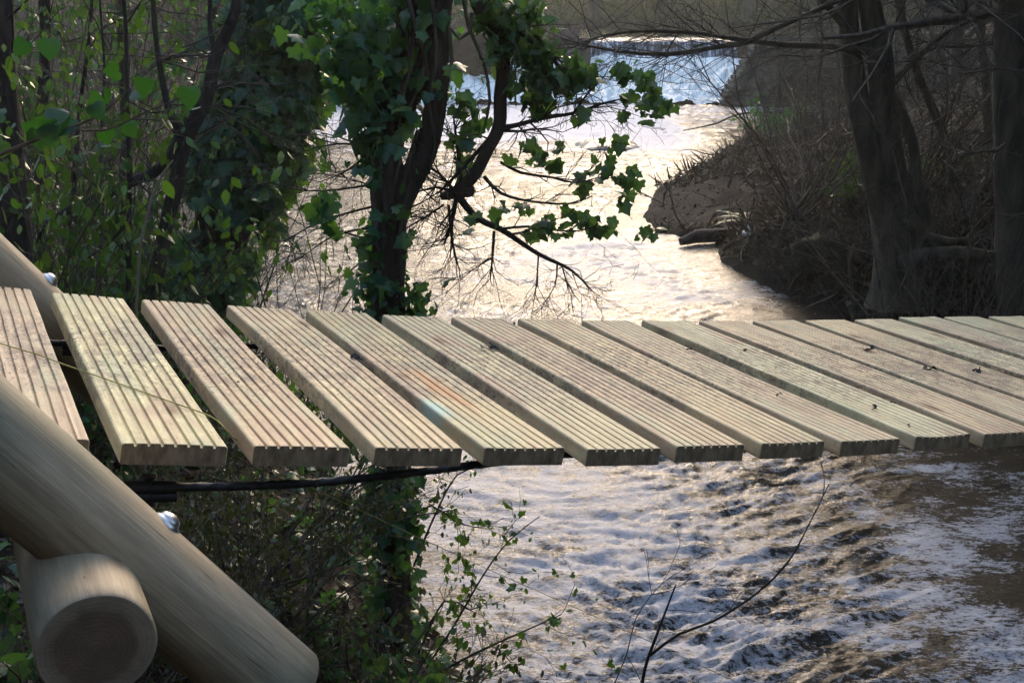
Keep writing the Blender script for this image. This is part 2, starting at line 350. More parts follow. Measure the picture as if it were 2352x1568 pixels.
def water_mat(name, fall=False):
    m, nt, b = mat(name); v = coords(nt)
    a = nt.nodes.new('ShaderNodeAttribute'); a.attribute_name = 'foam'
    v1 = coords(nt, (1, 1.9, 1), rot=(0, 0, -.12))
    if fall:
        v1 = coords(nt, (5.5, .35, .35))
        n = noise(nt, v1, 1.6, 5, .5, .7); n2 = noise(nt, v, 7, 4, .5)
    else:
        n = mix(nt, .55, noise(nt, v1, 1.3, 4, 1.2, .6), noise(nt, v1, 5.5, 6, 1.3, .68)); n2 = noise(nt, v1, 24, 5, 1.0, .72)
    s = nt.nodes.new('ShaderNodeMath'); s.operation = 'MULTIPLY_ADD'; nt.links.new(n2, s.inputs[0]); s.inputs[1].default_value = .45 if fall else .75; nt.links.new(n, s.inputs[2])
    d = nt.nodes.new('ShaderNodeMath'); d.operation = 'ADD'; nt.links.new(s.outputs[0], d.inputs[0]); nt.links.new(a.outputs['Fac'], d.inputs[1])
    if not fall: d0 = nt.nodes.new('ShaderNodeMath'); d0.operation = 'SUBTRACT'; d0.inputs[1].default_value = .15; nt.links.new(d.outputs[0], d0.inputs[0]); d = d0
    f = ramp(nt, d.outputs[0], [(0.98, 0.), (1.06, .55), (1.2, 1.)])
    rp = nt.nodes  # foam factor in 0..2 range is rescaled below
    sc = nt.nodes.new('ShaderNodeMath'); sc.operation = 'MULTIPLY'; sc.inputs[1].default_value = .5; nt.links.new(d.outputs[0], sc.inputs[0])
    f = ramp(nt, sc.outputs[0], [(.474, 0.), (.50, .5), (.57, 1.)])
    base = ramp(nt, noise(nt, v, .7, 3), [(.35, (.018, .015, .010)), (.65, (.04, .032, .021))]) if not fall else ramp(nt, n, [(.38, (.03, .035, .045)), (.52, (.12, .14, .17)), (.62, (.5, .53, .56))])
    if fall:
        st = ramp(nt, noise(nt, coords(nt, (3.4, .55, .55)), 1.5, 6, .8, .65), [(.36, (.42, .50, .53)), (.5, (.80, .83, .80)), (.62, (.95, .95, .90))])
    c = mix(nt, f, base, st if fall else (.50, .50, .53))
    nt.links.new(c, b.inputs['Base Color']); b.inputs['IOR'].default_value = 1.333; b.inputs['Specular IOR Level'].default_value = .23
    nt.links.new(ramp(nt, f, [(0, .08), (1, .6)]), b.inputs['Roughness'])
    bump(nt, b, n2 if fall else noise(nt, v1, 26, 5, .8, .65), .6 if not fall else .7, .012 if not fall else .06); return m
M_water = water_mat('river_water'); M_fall = water_mat('falling_water', True)
mm_, nt_, b_ = mat('still_pond_water'); b_.inputs['Base Color'].default_value = (.05, .035, .02, 1); b_.inputs['Roughness'].default_value = .06; b_.inputs['IOR'].default_value = 1.333
bump(nt_, b_, noise(nt_, coords(nt_, (1, 3, 1)), 2.2, 4), .12, .03); M_pond = mm_

# ---------------------------------------------------------------- terrain
RB = [(5.0, -30), (5.0, -5), (5.4, 4), *[tuple(gnd(*p)[:2]) for p in [(2560, 980), (2352, 880), (2150, 800), (1950, 727), (1760, 655), (1662, 600), (1645, 556), (1505, 532), (1480, 492), (1502, 440), (1640, 362), (1742, 292), (1900, 264)]], (11.5, 37.5), (8.5, 39.2), (7.9, 44.0)]
LB = [(2.5, -30), (1.3, -4), (.55, 2.2), *[tuple(gnd(*p)[:2]) for p in [(1060, 1568), (860, 1250), (740, 1080), (590, 850), (510, 690), (330, 520), (270, 430), (480, 335), (690, 272), (760, 244)]], (-6.3, 39.2), (-2.5, 41.3), (1.95, 42.9), (1.95, 44.2)]
def seg_dist(x, y, poly):
    D = np.full(x.shape, 1e9)
    for (ax, ay), (bx, by) in zip(poly[:-1], poly[1:]):
        vx, vy = bx-ax, by-ay; t = np.clip(((x-ax)*vx+(y-ay)*vy)/(vx*vx+vy*vy), 0, 1)
        D = np.minimum(D, np.hypot(x-ax-t*vx, y-ay-t*vy))
    return D
def inside(x, y, poly):
    r = np.zeros(x.shape, bool); n = len(poly)
    for i in range(n):
        (ax, ay), (bx, by) = poly[i], poly[(i+1) % n]
        if ay == by: continue
        c = ((ay > y) != (by > y)) & (x < (bx-ax)*(y-ay)/(by-ay)+ax); r ^= c
    return r
POLY = LB+RB[::-1]
def height(x, y):
    x = np.asarray(x, float); y = np.asarray(y, float)
    dl = seg_dist(x, y, LB); dr = seg_dist(x, y, RB); ins = inside(x, y, POLY)
    nz = fbm(x*.9, y*.9, 4, 11); nf = fbm(x*4, y*4, 3, 21)
    hl = 1.12*(1-np.exp(-dl/.55))+.05*dl+np.maximum(0, dl-3)*.28+nz*.12*np.minimum(1, dl)+nf*.05
    steep = sstep(15.5, 13.5, y)
    hr = (.16+.5*steep)*(1-np.exp(-dr/.25))+.42*sstep(.8, 3.2, dr)+.05*dr+np.maximum(0, dr-(3.2+.02*y))*.42+nz*.16*np.minimum(1, dr)+nf*.06
    hr = hr+.07*fbm(x*1.7, y*1.7, 3, 77)*np.minimum(1, dr*3)
    h = np.where(dl < dr, hl, hr)
    up = sstep(38.2, 39.6, y)
    out = np.maximum(h, up*(2.22+.05*nz)); out = np.minimum(out, 2.5+np.minimum(dl, dr)*.45+0*h)
    d = np.minimum(dl, dr); h = np.where(ins, -np.minimum(.55, d*.6)-.02, out)
    pond = (y > 43.6) & (x > -13) & (x < 24)
    far = sstep(68, 72, y)*1.0+np.maximum(0, y-70)*.09+nz*.3
    h = np.where(pond, np.where(y < 69, 1.2, 1.2+far), h)
    h = np.where((y > 43.6) & ~pond, np.maximum(h, 2.2+np.maximum(0, y-70)*.09), h)
    h = h+np.clip(-y-1.2-.25*np.abs(x), 0, 9)*1.5+np.clip(-x-3.5-.45*np.maximum(0, y), 0, 7)*.9*sstep(9, 3, y)  # steep rises behind and left of the view, added to shut out sky
    return np.minimum(h, 15.)
ys = np.concatenate([np.linspace(-25, 1, 30), 1.2*np.exp(np.linspace(0, math.log(500/1.2), 420))]); us = np.linspace(-1, 1, 380)
us = np.sign(us)*(np.abs(us)**1.15)
Y = np.repeat(ys[:, None], len(us), 1); X = us[None]*(np.maximum(14, Y*1.1+12))
Z = height(X, Y)
def grid_obj(name, X, Y, Z, m):
    r, c = X.shape; V = np.stack([X, Y, Z], -1).reshape(-1, 3); i = np.arange(r-1)[:, None]*c; j = np.arange(c-1)[None]
    F = np.stack([i+j, i+j+1, i+c+j+1, i+c+j], -1).reshape(-1, 4); mb = MB(); mb.add(V, F); return mb.build(name, m)
g = grid_obj('ground', X, Y, Z, M_ground); tag(g, kind='structure')
ca = g.data.color_attributes.new('zone', 'FLOAT_COLOR', 'POINT')
tipx, tipy = gnd(1585, 490)[:2]
mudz = np.clip(1.3*sstep(2.0, 1.0, np.hypot((X-tipx)*1.0, (Y-tipy)*.55))+.7*sstep(.25, .0, Z), 0, 1)
zone = np.stack([mudz, sstep(71, 74, Y), 0*X, 0*X+1], -1).reshape(-1, 4)
ca.data.foreach_set('color', zone.astype(np.float32).ravel())
def hz(x, y): return float(height(np.array([x]), np.array([y]))[0])

# ---------------------------------------------------------------- water
def wave(x, y, amp):
    q = .5*wbm(x*.5, y*.5, 2, 3); a = x+q; b = y+q*.8
    u = a; v = b-.36*np.sqrt(.5+(a-.7-.08*(b-5))**2)
    w1 = .16*wbm(u*1.7, v*1.7, 2, 91); w2 = .06*wbm(u*6, v*6, 2, 92)
    z = .50*wbm(u*.9, v*2.1, 2, 31)+.55*wbm((u+w1)*2.2, (v+w1)*6.2, 2, 41)+.36*wbm((u+w2)*4.5+w1*3, (v+w1+w2)*13, 2, 51)+.14*(1-2*np.abs(wbm(u*7+w2*9, (v+w2)*20, 2, 61)))+.10*wbm(u*16, v*44, 2, 66)
    return z*amp
ys = 2.2*np.exp(np.linspace(0, math.log(39.9/2.2), 820)); us = np.linspace(-1, 1, 560)
Y = np.repeat(ys[:, None], len(us), 1); X = us[None]*(Y*.5+2.2)+Y*.02
rap = np.exp(-(((X-(.12*Y))/(1.3+.05*Y))**2)) ; calm = sstep(.30, .44, (X/Y))*sstep(16, 9, Y)
amp = (.034+.024*rap+.006*sstep(9, 5, Y))*(.6+1.1*sstep(-.35, .45, wbm(X*.55+3, Y*.35, 3, 97)))+.05*sstep(33, 38.5, Y)-.035*calm
pool = sstep(.165, .20, X/Y+.012*wbm(Y*.8, X, 2, 4))*sstep(10, 11, Y)*sstep(16.5, 15, Y); amp = amp*(1-.55*pool)
edge = np.minimum(seg_dist(X, Y, LB), seg_dist(X, Y, RB)); amp = amp*(.35+.65*sstep(0, .8, edge))
Z = wave(X, Y, amp)-.01
# foam density (real foam lying on the river, thicker in the main current and below the weir)
fz = .24*fbm(X*.35, Y*.22, 3, 71)
foam = .035+.09*rap+fz*.8+.5*sstep(22, 35, Y)*sstep(5.2, 3.5, X-0*Y)+.16*sstep(9.5, 6, Y)
rt = sstep(.22, .36, X/Y)*sstep(14, 10, Y); foam = foam+sstep(9.5, 12, Y)*(.05+.26*wbm(X*.45+.3*wbm(X*.3, Y*.3, 2, 8), Y*.85, 4, 7))-.05*pool+rt*(.02+.30*wbm(X*1.1, Y*1.5, 4, 75))-.15*sstep(.37, .43, X/Y)*sstep(7, 8.5, Y)*sstep(17, 14, Y)-.06*sstep(13, 18, Y)*sstep(31, 26, Y)+.15*np.exp(-((X-6.8)/3.5)**2-((Y-37)/1.6)**2)
w = grid_obj('river_water', X, Y, Z, M_water); tag(w, kind='structure')
at_ = w.data.attributes.new('foam', 'FLOAT', 'POINT'); at_.data.foreach_set('value', foam.astype(np.float32).ravel())
def flat(name, x0, x1, y0, y1, z, m, n=2):
    X, Y = np.meshgrid(np.linspace(x0, x1, n), np.linspace(y0, y1, n)); o = grid_obj(name, X, Y, 0*X+z, m); return tag(o, kind='structure')
# wide quiet water round the detailed reach (sides and downstream)
flat('backwater', -9, 9, -40, 2.25, -.02, M_pond)
# weir: curved lip, glassy curtain, foaming apron
prof = [(45.2, 2.022), (44.4, 2.022), (43.95, 2.015), (43.65, 1.99), (43.45, 1.94), (43.3, 1.86), (43.2, 1.74), (43.12, 1.6), (43.05, 1.45), (42.9, 1.36)]
prof += [(42.9-3.7*t, 1.36-1.30*t**.8) for t in np.linspace(.03, 1, 60)]
prof, _ = smooth_path(np.array([(0, a, b) for a, b in prof]), np.zeros(len(prof)), .06)
pr = prof[:, 1:]; un = np.linspace(0, 1, 420); xl = np.interp(pr[:, 0], [39.2, 41.3, 42.9, 43.3], [-6.6, -3.2, 1.7, 2.1])[:, None]; X = xl+(9.4-xl)*un[None]; Y = np.repeat(pr[:, :1], 420, 1); Z = np.repeat(pr[:, 1:], 420, 1)
Y = Y+.35*np.clip(1-((X-5.7)/3.6)**2, 0, 1)*sstep(42.5, 43.2, Y)
tt = sstep(1.5, 1.2, Z)*sstep(39.2, 40.2, Y)
turb = fbm(X*1.3, Y*1.1, 4, 81)*.5+.5*fbm(X*4, Y*3, 3, 82)
Z = Z+turb*.30*sstep(1.4, 1.0, Z)+.10*wbm(X*4.5, Y*.9, 3, 85)*sstep(1.5, 1.2, Z)*sstep(.2, .6, Z)+.10*wbm(X*2.2, Y*.5, 3, 83)*sstep(2.0, 1.8, Z); Y = Y-.16*wbm(X*1.9, X*0+2, 3, 84)*sstep(2.0, 1.75, Z)
w = grid_obj('waterfall', X, Y, Z, M_fall); tag(w, kind='structure')
at_ = w.data.attributes.new('foam', 'FLOAT', 'POINT')
fo = .02*0*X-.16+.62*sstep(2.0, 1.6, Z)*(vnoise(X*4.5+.3*Z, X*0, 5)-.35)+1.2*sstep(1.50, 1.26, Z+.12*wbm(X*1.5, X*0+1, 2, 6)); at_.data.foreach_set('value', fo.astype(np.float32).ravel())
flat('pond', -30, 40, 45.5, 74, 2.024, M_pond)
def boxes(mb, c, s, j=0.):
    x, y, z = c; a, b, d = np.array(s)/2
    V = np.array([(i, k, l) for i in (-a, a) for k in (-b, b) for l in (-d, d)])+np.array([x, y, z])+(rng.normal(0, j, (8, 3)) if j else 0)
    mb.add(V, [(0, 1, 3, 2), (4, 6, 7, 5), (0, 4, 5, 1), (2, 3, 7, 6), (0, 2, 6, 4), (1, 5, 7, 3)])
def stonewall(mb, xl, xr, y, z0, z1, n, th):
    for i in range(n):
        z = z0+(z1-z0)*(i+.5)/n; hgt = (z1-z0)/n*.93; x = xl(z)
        while x < xr:
            L = rng.uniform(.35, .8); L = min(L, xr-x+.2); boxes(mb, (x+L/2, y+rng.uniform(-.04, .04)+th/2, z), (L*.97, th, hgt), .012); x += L
wc = empty('weir_wall', (1.5, 43.3, 0), 'low stone weir under the falling white water', 'weir')
mb = MB(); boxes(mb, (5.4, 44.1, .85), (7.6, 1.1, 1.9)); mb.build('sill', M_stone, wc, smooth=False)
r_ = empty('wing_wall', (8.5, 39, 0), 'dark mossy wall of stepped stone courses right of the weir', 'wall')
mb = MB(); stonewall(mb, lambda z: 6.75+.56*z, 12.5, 38.95, -.3, 2.16, 16, 1.2); mb.build('stone_courses', M_stone, r_, smooth=False)
mb = MB(); mb2 = MB(); boxes(mb2, (2.25, 43.1, .95), (1.0, 1.3, 2.2), .02)
pr_ = empty('weir_pier', (2.25, 43.1, 0), 'squat dark pier at the left end of the weir crest', 'pier'); mb2.build('block', M_conc, pr_, smooth=False)
boxes(mb, (1.95, 42.9, 2.18), (.7, .9, .3), .05); mb.build('cap_stone', M_conc, pr_, smooth=False)
# rock awash in the river
def blob(mb, c, s, seed, n=26, rough=.25):
    th = np.linspace(0, math.pi, n); ph = np.linspace(0, 2*math.pi, n*2, endpoint=False); T, Pp = np.meshgrid(th, ph, indexing='ij')
    d = np.stack([np.sin(T)*np.cos(Pp), np.sin(T)*np.sin(Pp), np.cos(T)], -1)
    r = 1+rough*fbm(d[..., 0]*1.7+seed+d[..., 2], d[..., 1]*1.7+d[..., 2]*.8, 4, seed)
    V = (d*r[..., None]*np.array(s)+np.array(c)).reshape(-1, 3); m2 = n*2; i = np.arange(n-1)[:, None]*m2; j = np.arange(m2)[None]; k = (j+1) % m2
    mb.add(V, np.stack([i+j, i+m2+j, i+m2+k, i+k], -1).reshape(-1, 4))
p = gnd(1392, 335); mb = MB(); blob(mb, (p[0], p[1], -.08), (.72, .95, .24), 5); o = mb.build('boulder', M_rock, loc=(p[0], p[1], 0)); tag(o, 'smooth brown boulder awash in the river below the weir', 'boulder')

# ---------------------------------------------------------------- the footbridge
AZ = -0.44766; D = np.array([math.sin(AZ), math.cos(AZ), 0]); U = np.array([math.cos(AZ), -math.sin(AZ), 0])
P0 = np.array([-.52808, 1.50213, EYE-.55686]); PITCH = .17972; LEN = .9877
def dz(s): return -.20069*s+.03315*s*s+.00046*s**3-.00111*s**4
def slope(s): return -.20069+2*.03315*s+3*.00046*s*s-4*.00111*s**3
bridge = empty('footbridge', P0, 'narrow footbridge of grooved pale deck boards hung on black cables over the river', 'footbridge')
def plank_mesh(seed, stain=False, worn=False):
    rg = np.random.default_rng(seed); w = .145; h = .030; ng = 7; gw = .0027 if not worn else .002; gd = .0042 if not worn else .0016
    if worn: ng = 9
    if 107 <= seed < 112: gw, gd = .0021, .003
    pts = [(0, -h+.003), (0, -.004), (.0012, -.0012), (.004, 0)]
    for i in range(ng):
        c = w*(i+1)/(ng+1); pts += [(c-gw, 0), (c-gw*.55, -gd), (c+gw*.55, -gd), (c+gw, 0)]
    pts += [(w-.004, 0), (w-.0012, -.0012), (w, -.004), (w, -h+.003), (w-.003, -h), (.003, -h)]
    pts = np.array(pts); k = len(pts); ts = np.array([0, .0015]+list(np.linspace(.02, .98, 22))+[.9985, 1.])*LEN; V = []
    cup = rg.normal(0, .0012); bow = rg.normal(0, .0025)
    for t in ts:
        e = .0012 if t in (ts[0], ts[-1]) else 0
        x = w/2+(pts[:, 0]-w/2)*(1-e/w*2); z = pts[:, 1]*1-e*.5*(pts[:, 1] > -.01)+cup*((x-w/2)/(w/2))**2+bow*math.sin(t/LEN*math.pi)
        x = x+.0009*vnoise(t*14+seed, 0*x+seed)*1.; V.append(np.stack([x, 0*x+t, z], -1))
    V = np.array(V).reshape(-1, 3); n = len(ts); i = np.arange(n-1)[:, None]*k; j = np.arange(k)[None]; j2 = (j+1) % k
    mb = MB(); mb.add(V, np.stack([i+j, i+j2, i+k+j2, i+k+j], -1).reshape(-1, 4))
    # end faces: quads between top and bottom edge
    def cap(o, flip):
        V2 = V[o*k:(o+1)*k]; top = list(range(1, k-3)); F = []
        c = len(V2); V3 = np.vstack([V2, [[x, V2[0, 1], V2[-1, 2]] for x in V2[top, 0]]])
        F = [[top[a], top[a+1], c+a+1, c+a] for a in range(len(top)-1)]
        if flip: F = [f[::-1] for f in F]
        mb.add(V3, F, 1)
    cap(0, False); cap(n-1, True)
    me = mb.mesh('plank', [M_plankS if stain else M_plank, M_pend], smooth=False); return me
tints = {-2: (.98, .93, .9), -1: (.92, .82, .80), 0: (1.03, 1.05, .88), 1: (.93, .82, .74), 2: (.98, .89, .78), 3: (.93, .88, .74), 4: (.92, .91, .83), 5: (.93, .85, .80), 6: (1.05, .98, .88), 7: (.95, .88, .84), 8: (.98, 1.02, .95), 9: (1.02, .94, .88), 10: (.96, .90, .85), 11: (1.0, .92, .84), 12: (1.06, 1.05, .98), 13: (1.0, 1.03, 1.0)}
plab = {0: 'pale greenish deck board crossed by the yellow twine', 3: 'deck board with an orange stain and a turquoise knot', 1: 'pinkish brown deck board', -1: 'pinkish deck board partly behind the round post'}
for k in range(-3, 24):
    s = k*PITCH
    o = bpy.data.objects.new('plank', plank_mesh(100+k, k == 3, k >= 12)); COL.objects.link(o); o.parent = bridge
    zz = dz(s) if k > -3 else dz(s)
    sl = slope(s+.07); a = math.atan(sl)
    Ux = U*math.cos(a)+np.array([0, 0, math.sin(a)]); Nz = np.cross(Ux, D)
    j = rng.uniform(-.006, .006); loc = U*s+np.array([0, 0, zz])+D*j
    from mathutils import Matrix
    o.matrix_local = Matrix(((Ux[0], D[0], Nz[0], loc[0]), (Ux[1], D[1], Nz[1], loc[1]), (Ux[2], D[2], Nz[2], loc[2]), (0, 0, 0, 1)))
    t = tints.get(k, tuple(rng.uniform(.9, 1, 1).repeat(3)*np.array([1, .97, .88]))); o.color = (*t, 1)
    if k in plab: o['label'] = plab[k]
def bp(s, d, z): return P0+U*s+D*d+np.array([0, 0, dz(s)+z])
for dd in (.085, LEN-.06):                                             # steel ropes under the boards
    mb = MB(); pts = []; A = [bp(-1.2, dd, -.045), bp(-.3, dd, -.088), bp(.05, dd, -.096), bp(.3, dd, -.086), bp(.55, dd, -.058), bp(.72, dd, -.040), bp(.9, dd, -.0375)]+[bp(s, dd, -.0375) for s in np.arange(1.1, 4.3, .2)]
    P_, R_ = smooth_path(A, [.0065]*len(A), .01); tube(mb, P_, R_, 10)
    for q in range(3):                                                  # twisted strands
        L = np.arange(len(P_))*.01; ph = L*75+q*2.094; T = np.gradient(P_, axis=0); T /= np.linalg.norm(T, axis=1)[:, None]
        u = np.cross(T, [0, 0, 1.]); v = np.cross(u, T)
        tube(mb, P_+.0035*(np.cos(ph)[:, None]*u+np.sin(ph)[:, None]*v), R_*.62, 6, cap=False)
    mb.build('cable', M_black, bridge)
    mb = MB(); c = bp(.06, dd, -.096); Q = np.array([c-U*.055+[0, 0, .008], c+U*.02+[0, 0, -.004]]); tube(mb, Q, [.0105, .0105], 12); tube(mb, Q+[0, 0, -.014], [.009, .009], 12)
    boxes(mb, c+np.array([-.02, 0, -.006]), (.02, .03, .04)); mb.build('cable_clamp', M_black, bridge)
def roundwood(name, A, B, r0, r1, seed, parent, mats=None, cham=.006):
    A = np.array(A, float); B = np.array(B, float); L = np.linalg.norm(B-A); T = (B-A)/L; u = np.cross(T, [0, 0, 1.]); u /= np.linalg.norm(u); v = np.cross(T, u)
    n = 60; sd = 64; ts = np.concatenate([[0, cham/L], np.linspace(.02, .98, n), [1-cham/L, 1]]); a = np.arange(sd+1)*2*math.pi/sd
    R = (r0+(r1-r0)*ts)[:, None]*(1+.012*fbm(np.cos(a)[None]*1.5+seed, np.sin(a)[None]*1.5+ts[:, None]*L*3, 3, seed)); R = np.broadcast_to(R, (len(ts), sd+1)).copy(); R[:, -1] = R[:, 0]
    R[0] -= cham; R[-1] -= cham
    V = A+T*(ts*L)[:, None, None]+R[..., None]*(np.cos(a)[None, :, None]*u+np.sin(a)[None, :, None]*v)
    k = sd+1; i = np.arange(len(ts)-1)[:, None]*k; j = np.arange(sd)[None]; F = np.stack([i+j, i+j+1, i+k+j+1, i+k+j], -1).reshape(-1, 4)
    mb = MB(); mb.add(V.reshape(-1, 3), F, 0); nf = len(F)
    for o, c in ((0, A), (len(ts)-1, B)):
        E = np.vstack([V[o][:-1], c[None]+T*(-.0015 if o == 0 else .0015)]); f = [[q, (q+1) % sd, sd] for q in range(sd)]
        if o == 0: f = [x[::-1] for x in f]
        mb.add(E, f, 1)
    o = mb.build(name, mats or [M_log, M_end], parent)
    uvl = o.data.uv_layers.new(name='UVMap'); me = o.data; nl = len(me.loops); vi = np.zeros(nl, np.int32); me.loops.foreach_get('vertex_index', vi)
    uvv = np.zeros((len(me.vertices), 2)); uvv[:k*len(ts), 0] = np.tile(np.arange(k)/sd, len(ts))*.45; uvv[:k*len(ts), 1] = np.repeat(ts*L, k)+seed
    off = k*len(ts); caps = np.stack([np.cos(a[:-1])*r0, np.sin(a[:-1])*r0], -1)
    for q in range(2): uvv[off:off+sd] = caps; uvv[off+sd] = 0; off += sd+1
    uvl.data.foreach_set('uv', uvv[vi].astype(np.float32).ravel()); return o
def plane_pt(px, py, dd):                 # point of the upright plane through the deck edge shifted dd across
    r = ray(px, py); O = P0+D*dd; e = np.array([0, 0, EYE]); t = np.dot(O-e, D)/np.dot(r, D); return e+r*t
A = plane_pt(0, 1037, -.125); B = plane_pt(655, 1588, -.135); T = (B-A)/np.linalg.norm(B-A)
nearpost = roundwood('round_post', A-T*1.3, B, .073, .0645, 3, bridge); nearpost['label'] = 'near slanting round post crossing in front of the first boards'
A2 = plane_pt(0, 640, LEN+.11); T2 = T; A2b = A2+T2*.36
farpost = roundwood('round_post', A2-T2*1.5, A2b, .073, .068, 4, bridge); farpost['label'] = 'far slanting round post rising behind the first boards'
C = at(222, 1488, 1.192)
beam = roundwood('crossbeam', C, C+D*1.55+np.array([0, 0, .01]), .0665, .068, 6, bridge, cham=.0025)
def bolt(base, nrm, par):
    n = np.array(nrm, float); n /= np.linalg.norm(n); u = np.cross(n, [.3, .2, 1]); u /= np.linalg.norm(u); v = np.cross(n, u); mb = MB()
    a = np.arange(24)*2*math.pi/24; rings = [(.019, -.006), (.019, .001), (.0155, .0022), (.0148, .005), (.012, .0088), (.007, .0112), (.003, .0122)]
    V = np.array([[base+n*h+r*(math.cos(t)*u+math.sin(t)*v) for t in a] for r, h in rings]).reshape(-1, 3)
    i = np.arange(len(rings)-1)[:, None]*24; j = np.arange(24)[None]; k = (j+1) % 24
    mb.add(V, np.stack([i+j, i+k, i+24+k, i+24+j], -1).reshape(-1, 4)); mb.add(np.vstack([V[-24:], (base+n*.0125)[None]]), [[q, (q+1) % 24, 24] for q in range(24)]); mb.build('bolt', M_metal, par)
def on_post(A, T, px, py, r):             # where the post's upper silhouette passes a pixel
    e = np.array([0, 0, EYE]); d = ray(px, py); w0 = e-A; a = d@d; b = d@T; c = T@T; dd = d@w0; ee = T@w0
    den = a*c-b*b; sc = (b*ee-c*dd)/den; tc = (a*ee-b*dd)/den; n = (e+d*sc)-(A+T*tc); n /= np.linalg.norm(n); return A+T*tc, n
Tn = T
c_, n_ = on_post(A, Tn, 385, 1200, .07); n_ = n_-d_ if False else n_; v_ = np.array([0, 0, EYE])-c_; v_ /= np.linalg.norm(v_); nn = n_*1.0+v_*.06; nn /= np.linalg.norm(nn)
bolt(c_+nn*.0665, nn, nearpost)
c_, n_ = on_post(A2, T2, 118, 640, .07); v_ = np.array([0, 0, EYE])-c_; v_ /= np.linalg.norm(v_); nn = n_+v_*.04; nn /= np.linalg.norm(nn)
bolt(c_+nn*.0705, nn, farpost)
# yellow twine
mb = MB(); A_ = [bp(-.62, .30, .012), bp(-.30, .335, .004), bp(-.19+.145, .315, .0035), bp(0, .30, .0035), bp(.06, .22, .003), bp(.12, .125, .003), bp(.148, .07, .002), bp(.158, .03, -.03)]
tw = [at(0, 788, 2.05), at(90, 822, 1.98)]
def deckpt(px, py, lift=.003):
    e = np.array([0, 0, EYE]); d = ray(px, py); t = 1.
    for _ in range(30):
        p = e+d*t; s = (p-P0)@U; zt = P0[2]+dz(s)+lift; t += (zt-p[2])/d[2]
    return e+d*t
TW = [deckpt(-120, 742, .01), deckpt(0, 788), deckpt(90, 815), deckpt(150, 838), deckpt(200, 855), deckpt(300, 890), deckpt(400, 925), deckpt(465, 948), deckpt(500, 966), deckpt(530, 998, .001)]
TW += [at(570, 1032, 1.85), at(630, 1075, 2.15), at(700, 1112, 2.5), at(1080, 1288, 3.0), at(1400, 1430, 3.3), at(1700, 1570, 3.5), at(1950, 1690, 3.7)]
P_, R_ = smooth_path(TW, [.0011]*len(TW), .02); tube(mb, P_, R_, 6)
o = mb.build('twine', M_twine, loc=tuple(TW[1])); tag(o, 'thin yellow twine lying across the first boards and trailing down over the river', 'twine')
# scraps lying on the boards
scr = [(808, 826, .020), (1118, 802, .022), (1185, 745, .008), (1715, 806, .012), (1585, 803, .010), (2000, 805, .017), (2135, 848, .019), (2248, 852, .015), (2085, 980, .006), (1790, 905, .008), (545, 877, .005), (1120, 790, .012), (2050, 925, .006), (2010, 940, .010)]
slab = ['curled black leaf on the fourth board from the near post', 'twisted dark leaf scrap near the middle of the sixth board', 'tiny bark crumb at the far edge of the boards', 'flat brown leaf scrap on a middle board, right of a smaller one', 'small dark leaf scrap on a middle board, left of a flat brown one', 'dark leaf scrap, leftmost of three on the right boards', 'ragged dark leaf scrap, middle one of three on the right boards', 'round dark leaf scrap, rightmost of three on the right boards', 'tiny curled chip near the front ends of the right boards', 'tiny chip of bark on a middle board', 'black speck of dirt on the pinkish brown board', 'thin bent leaf scrap beside the twisted one on the sixth board', 'small chip on the right boards above the curled chip', 'brown smudge of leaf on the right boards near their front ends']
for i, (x, y, r) in enumerate(scr):
    c = deckpt(x, y, .002); mb = MB(); n = 3 if r > .012 else 2
    leaves(mb, np.repeat(c[None], n, 0)+rnd(n, r*.2)*[1, 1, .1]+[0, 0, .002], rnd(n, .35)+[0, 0, 1], rnd(n)*[1, 1, .1], np.full(n, r*1.25), DRY)
    o = mb.build('dead_leaf', M_twigd, loc=tuple(c)); tag(o, slab[i], 'dead leaf', 'scraps of dead leaf on the boards')

# ---------------------------------------------------------------- trees of the left bank
def tree_root(name, px, py, d, label, cat='tree', group=None):
    p = at(px, py, d); p[2] = min(p[2], hz(p[0], p[1])); return empty(name, p, label, cat, group)
# centre ivy tree ------------------------------------------------------
dC = 4.15
t = tree_root('ivy_tree', 905, 1500, dC, 'ivy-covered tree behind the middle boards, forked, with a drooping burred limb')
mb = MB(); lf = MB(); lb = MB(); tw = MB()
tr = limb(mb, [(905, 1560, dC, .085), (905, 1400, dC, .066), (902, 1150, dC, .058), (898, 900, dC, .055), (896, 720, dC, .055), (893, 560, dC, .058), (892, 440, dC, .066), (888, 380, dC, .062), (878, 300, dC, .045), (885, 230, dC+.05, .032), (915, 150, dC+.1, .03), (930, 60, dC+.1, .028), (925, -120, dC+.1, .026)], 20, .16, 1, .05)
s2 = limb(mb, [(905, 520, dC, .04), (925, 450, dC-.02, .045), (960, 385, dC-.02, .042), (985, 320, dC-.02, .039), (1001, 220, dC-.02, .037), (1006, 110, dC-.02, .036), (1012, 0, dC, .036), (1020, -150, dC, .035)], 16, .16, 2, .05)
s3 = limb(mb, [(905, 330, dC+.05, .03), (935, 245, dC+.05, .034), (962, 190, dC+.04, .034), (978, 120, dC+.04, .034), (970, 50, dC+.04, .034), (960, -20, dC, .036), (955, -150, dC, .036)], 14, .16, 3, .05)
